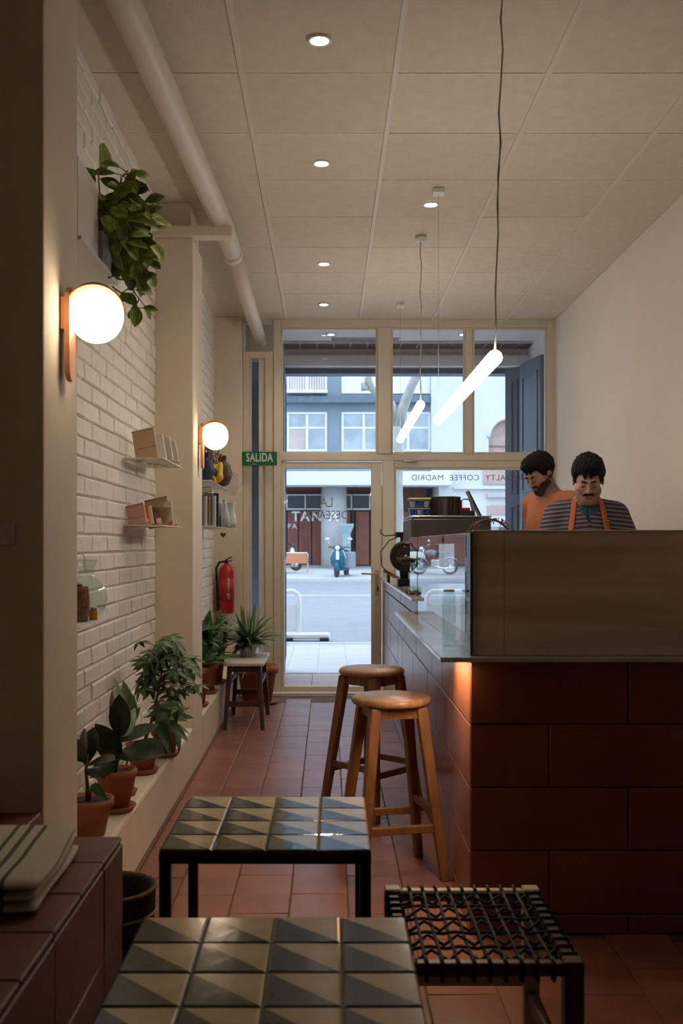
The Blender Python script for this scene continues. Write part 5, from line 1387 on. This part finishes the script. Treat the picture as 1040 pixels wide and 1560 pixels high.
p1, top1, hp1, nk1, hn1 = person('man with a moustache in a striped polo shirt and orange apron straps, looking down', 1.292, 5.20, R(-8), 1.385,
    (0, .005, 1.405), (0, -.070, 1.548), R(24), R(-4), 0,
    dict(hk=.90, sw=.148, lean=0, arms=[((-.235, -.06, 1.13), (-.12, -.27, 1.03), (.35, -.9, -.1), (0, 0, 1)), ((.235, -.06, 1.13), (.12, -.27, 1.03), (-.35, -.9, -.1), (0, 0, 1))],
         stubble=True, moustache=True, beard=None, hair=.006, curl=.0036, fringe=.052, part=.12, sleeve='short', crease=.003, neckr=.058, shirt=st))
# collar, placket, apron
navyc = mat('navy_collar', (.012, .035, .055), .8)
m = MB(); n = 28; vs = []; fs = []
nd_ = (hn1 - nk1) / np.linalg.norm(hn1 - nk1)
for k in range(n + 1):
    a = math.pi * 2 * k / n + math.pi / 2 * 3; gap = abs(((k / n) * 2) - 1)   # 1 at the front opening
    cx_, cy_ = math.cos(a), math.sin(a)
    for r_, z_ in ((.058, .030 - .024 * gap ** 2), (.066, .034 - .024 * gap ** 2), (.078, .010 - .030 * gap ** 2), (.086 + .01 * gap ** 8, -.008 - .045 * gap ** 3), (.080, -.012 - .045 * gap ** 3)):
        vs.append((nk1[0] + r_ * cx_ * (1.0), nk1[1] - .008 + r_ * cy_ * .98 - .012 * gap, nk1[2] + .012 + z_ - .018 * gap))
for k in range(n):
    for j in range(4): fs.append((k * 5 + j, k * 5 + j + 1, (k + 1) * 5 + j + 1, (k + 1) * 5 + j))
o = m.add(vs, fs, 0, True).build('collar', navyc, p1); md = o.modifiers.new('sol', 'SOLIDIFY'); md.thickness = .004; md.offset = 1
tor1 = SDF(); tor1.p = [q for q in top1.p[:6]]
apr = mat('orange_apron', (.42, .11, .028), .8, noise_amt=.1, noise_scale=30)
def ribbon(name, pts, wd, m_, par, S, th=.004, off=.004, nrm_x=True):
    vs = []; fs = []; nn = len(pts); c_ = 4
    for (x_, z_) in pts:
        for j in range(c_ + 1):
            xx = x_ + wd * (j / c_ - .5); vs.append((xx, front_y(S, xx, z_) - off, z_))
    for i in range(nn - 1):
        for j in range(c_): fs.append((i * (c_ + 1) + j, i * (c_ + 1) + j + 1, (i + 1) * (c_ + 1) + j + 1, (i + 1) * (c_ + 1) + j))
    o = MB().add(vs, fs, 0, True).build(name, m_, par); md = o.modifiers.new('sol', 'SOLIDIFY'); md.thickness = th; md.offset = 0; return o
for s in (-1, 1):
    ribbon('apron_strap', [(s * (.062 + .028 * k / 13), 1.452 - .165 * k / 13) for k in range(14)], .024, apr, p1, top1, .004, .006)
bz_ = mat('brass', (.5, .33, .12), .35, metal=.9)
yy = front_y(top1, .084, 1.335)
MB().cbox(.071, .098, yy - .016, yy - .009, 1.325, 1.331, .001).cbox(.071, .098, yy - .016, yy - .009, 1.343, 1.349, .001).build('buckle', bz_, p1)
vs = []; fs = []
for i in range(30):
    z_ = 1.288 - .36 * i / 29; wd = .105 + .045 * min(1, i / 14)
    for j in range(13): xx = wd * (j / 6 - 1); vs.append((xx, front_y(tor1, xx, max(z_, .93)) - .009, z_))
for i in range(29):
    for j in range(12): fs.append((i * 13 + j, i * 13 + j + 1, (i + 1) * 13 + j + 1, (i + 1) * 13 + j))
o = MB().add(vs, fs, 0, True).build('apron_bib', apr, p1); md = o.modifiers.new('sol', 'SOLIDIFY'); md.thickness = .004; md.offset = 0
for k in range(3): MB().sphere((.004, front_y(top1, .0, 1.385 - .03 * k) - .002, 1.385 - .03 * k), .0045, 10, 6).build('button', navyc, p1)

p2, top2, hp2, nk2, hn2 = person('bearded man in an orange sweatshirt standing behind, head bowed to the left', 1.305, 6.0, R(-62), 1.468,
    (0, -.02, 1.475), (0, -.105, 1.632), R(30), R(4), 0,
    dict(hk=.88, sw=.165, lean=-.03, arms=[((-.23, .06, 1.18), (-.14, -.10, 1.06), (.4, -.8, -.2), (0, 0, 1)), ((.23, .06, 1.18), (.14, -.10, 1.06), (-.4, -.8, -.2), (0, 0, 1))],
         stubble=True, moustache=False, beard=mat('beard', (.045, .026, .020), .8, noise_amt=.5, noise_scale=60), hair=.004, curl=.0035, fringe=.048, part=-.05, sleeve='long', crease=.005, neckr=.060, shirt=orange_m))
m = MB(); m.lathe([(.062 + .007 * math.cos(a), .007 * math.sin(a)) for a in np.linspace(0, 2 * math.pi, 9)], 32, cap=False,
    M=Matrix.Translation((nk2[0], nk2[1] - .012, nk2[2] + .024)) @ Matrix.Rotation(R(16), 4, 'X')); m.build('ribbed_collar', orange_m, p2)
# ------------------------------------------------------------------ street outside
D2 = 37.0
asph = mat('asphalt', (.31, .33, .36), .85, noise_amt=.10, noise_scale=2, bump=.3, bump_scale=60)
pav = mat('pavement', (.60, .60, .61), .8, var=.05, noise_amt=.08)
kerb = mat('kerb_stone', (.55, .55, .55), .8)
struct(MB().add([(-30, 12.9, -.004), (30, 12.9, -.004), (30, 20, -.004), (-30, 20, -.004), (30, 31.6, .085), (-30, 31.6, .085)], [(0, 1, 2, 3), (3, 2, 4, 5)]).build('road', asph))
sd = struct(MB().box(-30, 30, OUT + .02, 12.9, -.15, -.006).build('pavement', pav))
pm = [MB().cbox(-.147, .147, -.147, .147, -.01, 0, .002, jit=.001).mesh('paving_slab', pav) for _ in range(3)]
for i in range(14):
    for j in range(10): put('paving_slab', random.choice(pm), sd, (-1.0 + i * .3 - .15, 9.95 + .15 + j * .297, .0))
struct(MB().cbox(-30, 30, 12.78, 12.93, -.1, .012, .01).build('kerb', kerb))
struct(MB().add([(-30, 31.6, .17), (30, 31.6, .17), (30, D2 + 2.5, .44), (-30, D2 + 2.5, .44), (-30, 31.6, .0), (30, 31.6, 0)], [(0, 1, 2, 3), (4, 5, 1, 0)]).build('far_pavement', pav))
lm = struct(MB().add([(-30, 24.0, .031), (30, 24.0, .031), (30, 24.25, .034), (-30, 24.25, .034)], [(0, 1, 2, 3)]).build('road_line', mat('road_paint', (.62, .64, .66), .7)))

def BX(px, d=D2): return (px - CX) * d / F
def BZ_(py, d=D2): return H + (CY - py) * d / F
bwall = mat('grey_blue_stucco', (.25, .32, .38), .85, noise_amt=.18, noise_scale=1.2)
bwall2 = mat('grey_blue_dark', (.14, .19, .24), .8, noise_amt=.2)
fasc = mat('white_fascia', (.70, .71, .72), .6)
reddoor = mat('red_brown_panel', (.27, .095, .065), .6, noise_amt=.2, noise_scale=3, var=.10)
dwin = mat('dark_window', (.06, .075, .08), .12, spec=.6)
lwin = mat('pale_reflection_pane', (.40, .47, .52), .12, noise_amt=.35, noise_scale=1.4, spec=.8)  # bright reflections in the panes are put into this pale base colour
pwin = mat('pink_reflection_pane', (.62, .50, .48), .3, noise_amt=.3, noise_scale=1)  # pinkish reflections in the panes, put into the base colour
winw = mat('window_white', (.74, .75, .76), .5)
concr = mat('concrete', (.50, .50, .49), .8, noise_amt=.15, noise_scale=2)
soff = mat('brown_soffit', (.20, .13, .11), .8)
ab_ = thing('apartment_building', 'grey-blue apartment building across the street with white windows', 'building', (0, 0, 0))
def bbox(name, m, par, px0, px1, py0, py1, d0, d1, c=.01, dref=None):
    dr_ = dref or d0
    return MB().cbox(BX(px0, dr_), BX(px1, dr_), d0, d1, BZ_(py1, dr_), BZ_(py0, dr_), c).build(name, m, par)
XWB = 655
MB().box(BX(-350), BX(XWB), D2, D2 + 6, BZ_(720), 15).build('wall', bwall, ab_)
MB().box(BX(-350), BX(XWB), D2 + 1.6, D2 + 6, 0, BZ_(720)).build('ground_floor_wall', mat('ground_floor_brown', (.17, .085, .065), .8), ab_)
bbox('cornice', bwall2, ab_, -350, XWB, 603, 613, D2 - .35, D2 - .01)
bbox('fascia', fasc, ab_, -350, 688, 718, 739, D2 - 1.0, D2 + .2)
MB().box(BX(-350), BX(664), D2 - .9, D2 + 1.6, BZ_(741), BZ_(739.2)).build('soffit', soff, ab_)
def win(px0, px1, py0, py1, cols, par, panes, mid=True, name='window'):
    o = MB(); d = D2 - .06; fw = 3.2
    X0, X1, Z0, Z1 = BX(px0), BX(px1), BZ_(py1), BZ_(py0); f_ = fw * D2 / F
    for a, b, c, e in ((X0, X1, Z0, Z0 + f_), (X0, X1, Z1 - f_, Z1), (X0, X0 + f_, Z0 + f_, Z1 - f_), (X1 - f_, X1, Z0 + f_, Z1 - f_)): o.cbox(a, b, d, d + .16, c, e, .01)
    for k in range(1, cols): xx = X0 + (X1 - X0) * k / cols; o.cbox(xx - f_ * .6, xx + f_ * .6, d + .01, d + .15, Z0 + f_, Z1 - f_, .01)
    zm = Z0 + (Z1 - Z0) * .60
    if mid: o.cbox(X0 + f_, X1 - f_, d + .02, d + .14, zm - f_ * .5, zm + f_ * .5, .01)
    w_ = o.build(name, winw, par)
    for k in range(cols):
        xa, xb = X0 + (X1 - X0) * k / cols + f_ * .5, X0 + (X1 - X0) * (k + 1) / cols - f_ * .5
        pm_ = panes[k % len(panes)]
        if mid:
            MB().box(xa, xb, d + .05, d + .10, Z0 + f_ * .5, zm).build('pane', pm_[0], w_); MB().box(xa, xb, d + .05, d + .10, zm, Z1 - f_ * .5).build('pane', pm_[1], w_)
        else: MB().box(xa, xb, d + .05, d + .10, Z0 + f_ * .5, Z1 - f_ * .5).build('pane', pm_[0], w_)
    return w_
LW, PW, DW = lwin, pwin, dwin
win(437, 498, 628, 688, 2, ab_, [(PW, LW), (LW, LW)]); win(520, 655, 628, 688, 4, ab_, [(LW, LW), (LW, LW), (LW, PW), (LW, LW)])
win(340, 412, 628, 688, 2, ab_, [(LW, LW)]); win(230, 315, 628, 688, 2, ab_, [(LW, PW)])
win(520, 655, 500, 600, 4, ab_, [(winw, LW)]); win(437, 498, 520, 598, 2, ab_, [(PW, LW)]); win(300, 412, 520, 598, 3, ab_, [(PW, LW)])
for z_, px0, px1 in ((440, 437, 498), (440, 520, 655), (340, 437, 498), (340, 520, 655)): win(px0, px1, z_ - 60, z_, 2, ab_, [(LW, LW)])
# balcony rails
bl_ = MB(); 
for k in range(16): x_ = BX(440 + k * 3.7); bl_.box(x_ - .014, x_ + .014, D2 - .45, D2 - .42, BZ_(597), BZ_(570))
bl_.box(BX(438), BX(498), D2 - .46, D2 - .41, BZ_(571), BZ_(569)); bl_.box(BX(437), BX(499), D2 - .5, D2 - .01, BZ_(601), BZ_(597))
bl_.build('balcony_rail', winw, ab_)
# ground floor: panels, dark transom windows, pillar
GD = D2 + 1.5
def gp(px): return (px - CX) * GD / F
def gz(py): return H + (CY - py) * GD / F
for a, b in ((438, 454), (455.5, 474), (475.5, 496)):
    pn = MB().box(gp(a), gp(b), GD - .1, GD, gz(861), gz(779)).build('door_panel', reddoor, ab_)
    k = gp(a) + .02; sl_ = MB()
    while k < gp(b) - .05: sl_.box(k, k + .065, GD - .125, GD - .101, gz(860), gz(780)); k += .085
    tag(sl_.build('board', reddoor, pn), kind='stuff')
for a, b in ((300, 360), (362, 420), (422, 437), (497.5, 534), (541, 562), (565, 600), (603, 640)):
    MB().cbox(gp(a), gp(b), GD - .1, GD, gz(861), gz(779), .02).build('door_panel', reddoor, ab_)
MB().cbox(gp(535), gp(540), GD - .15, GD, gz(861), gz(779), .02).build('door_gap', blackp, ab_)
for a, b in ((438, 464), (467, 497), (520, 534), (537, 562), (565, 600), (400, 436)):
    f_ = MB(); f_.cbox(gp(a), gp(b), GD - .08, GD, gz(777), gz(774.5), .005); f_.cbox(gp(a), gp(b), GD - .08, GD, gz(755), gz(753), .005); f_.cbox(gp(b), gp(b) + .05, GD - .08, GD, gz(777), gz(753), .005)
    q = f_.build('transom_window', winw, ab_); MB().box(gp(a), gp(b), GD - .05, GD - .01, gz(775), gz(754.5)).build('pane', dwin, q)
MB().cbox(gp(436), gp(497), GD - .2, GD, gz(866), gz(861), .01).build('doorstep', concr, ab_)
pil = MB().lathe([(.46, .30), (.46, BZ_(741, 37.4))], 28, c=(BX(508.5, 37.4), 37.4)); pil.build('pillar', concr, ab_)
lett_w = mat('shop_letters', (.85, .86, .86), .6)
for s, px in (('T', 450.5), ('A', 464.5), ('N', 482), ('A', 508)):
    text(s, .50 if s != '' else .3, lett_w, 'shop_letter', ab_, (gp(px) if px < 500 else BX(px, 36.9), GD - .14 if px < 500 else 36.92, gz(787.5) if px < 500 else BZ_(787.5, 36.9)), ext=.01, bold=.008)
text('PA', .26, lett_w, 'shop_letter', ab_, (gp(445), GD - .14, gz(802)), ext=.01, spacing=1.3)
kb = thing('street_kiosk', 'pale teal street cabinet beside the concrete pillar across the road', 'cabinet', (BX(527.5, 36.3), 36.3, .37))
tl = mat('pale_teal', (.30, .40, .43), .5, noise_amt=.1)
kh = BZ_(798, 36.3) - .37
bevel(MB().box(-.15, .15, -.14, .14, 0, kh - .34).build('column', tl, kb), .02)
MB().add([(-.15, -.14, kh - .34), (.15, -.14, kh - .34), (.15, .14, kh - .34), (-.15, .14, kh - .34), (-.24, -.2, kh - .1), (.24, -.2, kh - .1), (.24, .2, kh - .1), (-.24, .2, kh - .1)],
         [(0, 1, 5, 4), (1, 2, 6, 5), (2, 3, 7, 6), (3, 0, 4, 7), (4, 5, 6, 7), (3, 2, 1, 0)]).cbox(-.25, .25, -.21, .21, kh - .099, kh, .01).build('flared_cap', tl, kb)
MB().cbox(-.10, .10, -.155, -.141, .3, kh - .5, .005).build('door', tl, kb)
# white building with the arched window
wb_ = thing('white_building', 'bright white building to the right across the street with an arched window', 'building', (0, 0, 0))
whw = mat('white_stucco', (.62, .63, .63), .8, noise_amt=.05, noise_scale=1); pinkb = mat('pink_brick', (.50, .36, .32), .8, noise_amt=.15, noise_scale=6)
o = MB()
for px0, px1, py0, py1 in ((XWB + .3, 742, 100, 721), (742, 802, 100, 600), (802, 1150, 100, 721), (742, 802, 722, 721)):
    if py1 > py0 and px1 > px0: o.box(BX(px0), BX(px1), D2 - .3, D2 + 6, BZ_(py1), BZ_(py0))
acx, ar = BX(772), BX(802) - BX(772)
arc = [(acx + ar * math.cos(a), BZ_(668) + ar * math.sin(a)) for a in np.linspace(0, math.pi, 17)]
o.prism([(acx - ar, BZ_(599.9))] + list(reversed([(p[0], p[1]) for p in arc])) + [(acx + ar, BZ_(599.9))], D2 - .3, D2 + .2, 'y')
o.build('wall', whw, wb_)
MB().prism([(BX(742.2), BZ_(721)), (BX(801.8), BZ_(721))] + [(acx + (ar - .01) * math.cos(a), BZ_(668) + (ar - .01) * math.sin(a)) for a in np.linspace(0, math.pi, 17)], D2 - .05, D2 + .2, 'y').build('arched_infill', pinkb, wb_)
bmx = MB(); bmx.box(acx - .03, acx + .03, D2 - .10, D2 - .05, BZ_(721), BZ_(639)); bmx.box(acx - ar, acx + ar, D2 - .10, D2 - .05, BZ_(681), BZ_(679)); bmx.build('window_bars', mat('bar_grey', (.22, .16, .16), .6), wb_)
MB().tube([(p[0], D2 - .3, p[1]) for p in arc], .07, 8).build('arch_moulding', whw, wb_)
MB().box(BX(667), BX(1150), D2 - .3, D2 + 6, 0, BZ_(721.2)).build('lower_wall', whw, wb_)
for (a, b, c, d_, mt) in ((736, 775, 712, 738, pinkb), (742, 790, 752, 758, concr), (742, 790, 770, 784, pinkb), (742, 790, 798, 803, concr), (705, 735, 795, 850, lwin), (760, 800, 795, 860, dwin), (820, 860, 780, 860, lwin)):
    bbox('inset_panel' if mt is not concr else 'ledge', mt, wb_, a, b, c, d_, D2 - .36 if mt is not concr else D2 - .5, D2 - .29)
bbox('string_course', whw, wb_, 691, 1150, 741, 745, D2 - .45, D2 - .29)
# the plane tree at the near kerb
bark = mat('plane_bark', (.52, .53, .50), .8, col2=(.36, .38, .36), noise_scale=5, bump=.3, bump_scale=12)
tr = thing('plane_tree', 'pale bare plane tree on the pavement edge right of the door', 'tree', (P(606, 960, 16).x, 16.0, -.004))
def TP(px, py, d=16): return P(px, py, d) - tr.location
MB().tube([(0, 0, 0), TP(605, 900), TP(604, 800), TP(603, 740), TP(606, 690), TP(605, 650)], [.17, .13, .11, .10, .095, .09], 14).build('trunk', bark, tr)
for pts, rs in (([TP(606, 655), TP(612, 625), TP(626, 590), TP(640, 560), TP(648, 530), TP(656, 480)], [.085, .08, .07, .065, .06, .05]),
                ([TP(605, 650), TP(598, 615), TP(580, 606), TP(566, 592), TP(560, 578), TP(563, 570)], [.06, .045, .05, .055, .06, .05]),
                ([TP(626, 590), TP(631, 575), TP(622, 560), TP(612, 535)], [.04, .035, .03, .02]),
                ([TP(608, 630), TP(590, 600), TP(575, 560), TP(578, 520)], [.03, .025, .02, .015]),
                ([TP(560, 590), TP(554, 592), TP(553, 583)], [.05, .055, .045])):
    MB().tube(pts, rs, 10).build('branch', bark, tr)
# white portable barrier
br = thing('street_barrier', 'white tubular street barrier with a big foot outside the door', 'barrier', (P(455, 975, 13.35).x, 13.35, 0))
wp = mat('barrier_white', (.85, .86, .86), .45)
def bend(pts, r, name): MB().tube(pts, r, 12).build(name, wp, br)
bh_ = .62
bend([(0, 0, .05), (0, 0, bh_ - .08), (-.02, 0, bh_ - .03), (-.07, 0, bh_), (-.95, 0, bh_), (-1.0, 0, bh_ - .03), (-1.02, 0, bh_ - .08), (-1.02, 0, .05)], .032, 'frame')
MB().cbox(-.99, -.035, -.012, .012, .16, bh_ - .16, .006).build('panel', wp, br)
MB().tube([(-1.0, 0, .14), (-.02, 0, .14)], .02, 10).build('lower_bar', wp, br)
for x_, L_ in ((0.10, .60), (-1.05, .4)):
    o = MB(); o.cbox(x_ - L_ * .5, x_ + L_ * .5, -.17, -.02, .02, .10, .02); bevel(o.build('foot', wp, br), .01)
    for s in (-1, 1): MB().cbox(x_ + s * L_ * .38 - .06, x_ + s * L_ * .38 + .06, -.19, -.0, 0, .045, .01).build('rubber_pad', blackp, br)

# scooters
rubber = mat('tyre_rubber', (.05, .05, .05), .8); blue_s = mat('scooter_blue', (.012, .10, .16), .3); chrome = mat('chrome_bits', (.7, .7, .7), .15, metal=1)
greyc = mat('grey_cover', (.22, .26, .30), .7); seatm = mat('scooter_seat', (.05, .05, .06), .6)
def wheel(par, c, r, ax_, name='wheel', spokes=0, th=.05, hub=.35):
    rot = Matrix.Translation(c) @ (Matrix.Rotation(R(90), 4, 'Y') if ax_ == 'x' else Matrix.Rotation(R(90), 4, 'X'))
    prof = [(r - th / 2 + th / 2 * math.cos(a), th / 2 * math.sin(a)) for a in np.linspace(0, 2 * math.pi, 11)]
    w_ = MB().lathe(prof, 28, cap=False, M=rot).build(name, rubber, par)
    m = MB().lathe([(.0001, -.03), (r * hub * .5, -.03), (r * hub * .5, .03), (.0001, .03)], 14, M=rot)
    m.lathe([(r - th - .008, -.012), (r - th + .004, -.012), (r - th + .004, .012), (r - th - .008, .012)], 24, cap=False, M=rot)
    for k in range(spokes):
        a = 2 * math.pi * k / spokes; m.tube([rot @ Vector((0, 0, 0)), rot @ Vector(((r - th) * math.cos(a), (r - th) * math.sin(a), 0))], .005, 4)
    if not spokes: m.lathe([(.0001, -.01), (r - th, -.012), (r - th, .012), (.0001, .01)], 20, cap=False, M=rot)
    m.build('rim', chrome, w_); return w_
sc1 = thing('scooter', 'blue scooter parked nose-on across the street in front of the pillar', 'scooter', (BX(519, 32.6), 32.6, .178), R(-14))
wheel(sc1, (-.02, -.45, .23), .23, 'x', th=.10); wheel(sc1, (0, .75, .23), .23, 'x', th=.10)
for s in (-1,): pass
o = MB(); o.sphere((0, -.36, .56), (.25, .07, .30), 20, 12); o.build('leg_shield', blue_s, sc1)
MB().sphere((-.01, -.47, .34), (.085, .22, .16), 16, 8).build('front_mudguard', blue_s, sc1)
MB().cbox(-.05, .05, -.46, -.42, .55, .84, .015).build('horn_cover', winw, sc1)
MB().tube([(-.24, -.38, .45), (-.25, -.38, .62), (-.17, -.38, .82), (0, -.38, .88), (.17, -.38, .82), (.25, -.38, .62), (.24, -.38, .45)], .012, 6).build('shield_trim', chrome, sc1)
o = MB(); o.sphere((0, .55, .52), (.27, .42, .24), 20, 10); o.build('rear_body', blue_s, sc1)
MB().cbox(-.16, .16, -.35, .35, .22, .30, .03).build('floorboard', blue_s, sc1)
o = MB(); o.sphere((0, .42, .80), (.16, .36, .08), 18, 8); o.build('seat', seatm, sc1)
o = MB(); o.sphere((0, -.36, .92), (.17, .12, .10), 16, 8); o.build('handlebar_cowl', blue_s, sc1)
MB().sphere((0, -.47, .92), (.075, .05, .075), 14, 8).build('headlight', winw, sc1)
MB().tube([(-.34, -.22, .95), (-.15, -.30, .93), (.15, -.30, .93), (.34, -.22, .95)], .018, 8).build('handlebar', blackp, sc1)
for s in (-1, 1):
    MB().tube([(s * .26, -.28, .95), (s * .33, -.30, 1.14)], .008, 6).build('mirror_stem', chrome, sc1)
    MB().sphere((s * .36, -.30, 1.19), (.075, .02, .05), 12, 8).build('mirror', chrome, sc1)
bevel(MB().box(.06, .42, -.30, .30, .30, .80).build('grey_side_box', greyc, sc1), .04)
for s in (-1, 1): MB().tube([(s * .12, .3, .22), (s * .22, .34, .0)], .012, 6).build('stand_leg', blackp, sc1)
sc2 = thing('scooter', 'dark scooter half hidden at left edge of the door glass across the street', 'scooter', (BX(438, 34.3), 34.3, .335), R(8))
wheel(sc2, (.28, 0, .2), .2, 'y', th=.09); wheel(sc2, (-.85, 0, .2), .2, 'y', th=.09)
o = MB(); o.sphere((-.55, 0, .46), (.45, .16, .22), 18, 10); o.build('rear_body', mat('cream_body', (.7, .68, .6), .3), sc2)
MB().sphere((-.45, 0, .70), (.38, .14, .08), 16, 8).build('seat', seatm, sc2)
o = MB(); o.sphere((.15, 0, .45), (.10, .22, .34), 16, 10); o.build('leg_shield', MATS['cream_body'], sc2)
MB().tube([(.22, 0, .30), (.12, 0, .80)], .03, 8).build('steering_column', blackp, sc2); MB().tube([(.05, -.3, .90), (.12, 0, .84), (.05, .3, .90)], .016, 8).build('handlebar', blackp, sc2)
MB().sphere((.16, 0, .82), (.09, .09, .09), 12, 8).build('headlight', seatm, sc2)
MB().cbox(-.6, .1, -.12, .12, .20, .28, .02).build('floorboard', seatm, sc2)
rk = thing('street_rail', 'low orange and grey rail stand beside the dark scooter', 'rail', (BX(459, 33.6), 33.6, .29))
MB().tube([(-.75, 0, 0), (-.75, 0, .60), (-.72, 0, .64), (.17, 0, .64), (.20, 0, .60), (.20, 0, 0)], .022, 8).build('frame', chrome, rk)
MB().cbox(-.72, .17, -.02, .02, .30, .62, .01).build('board', mat('orange_board', (.55, .22, .10), .6), rk)
mo = thing('motorcycle', 'small grey motorcycle parked across the street, mirrored in the bar glass', 'motorcycle', (-2.52, 33.4, .24), R(-4))
for x_ in (-.50, .50): wheel(mo, (x_, 0, .27), .27, 'y', spokes=14, th=.07, hub=.3)
o = MB(); o.tube([(.50, .06, .27), (.34, .05, .82)], .02, 8); o.tube([(.50, -.06, .27), (.34, -.05, .82)], .02, 8); o.build('fork', chrome, mo)
o = MB(); o.tube([(.32, 0, .72), (-.05, 0, .62), (-.30, 0, .55), (-.50, 0, .27)], .02, 8); o.tube([(.30, 0, .66), (.08, 0, .28), (-.25, 0, .26), (-.50, 0, .27)], .018, 8); o.build('frame', blackp, mo)
bevel(MB().box(-.14, .12, -.09, .09, .24, .48).build('engine', chrome, mo), .02)
MB().sphere((.12, 0, .70), (.22, .11, .10), 16, 10).build('fuel_tank', greyc, mo); MB().sphere((-.25, 0, .70), (.30, .11, .055), 16, 8).build('seat', seatm, mo)
MB().tube([(.20, -.30, .98), (.30, -.1, .90), (.30, .1, .90), (.20, .30, .98)], .012, 8).build('handlebar', chrome, mo)
MB().sphere((.42, 0, .82), .085, 14, 8).build('headlight', chrome, mo); MB().tube([(.0, -.10, .26), (-.3, -.12, .20), (-.62, -.12, .24)], .03, 8).build('exhaust', chrome, mo)
for x_ in (-.50, .50):
    MB().tube([(x_ + .29 * math.cos(a), 0, .27 + .29 * math.sin(a)) for a in np.linspace(R(30), R(150), 8)], .012, 6).build('mudguard', chrome, mo)
MB().sphere((.24, -.33, 1.08), (.04, .015, .04), 10, 6).build('mirror', chrome, mo)
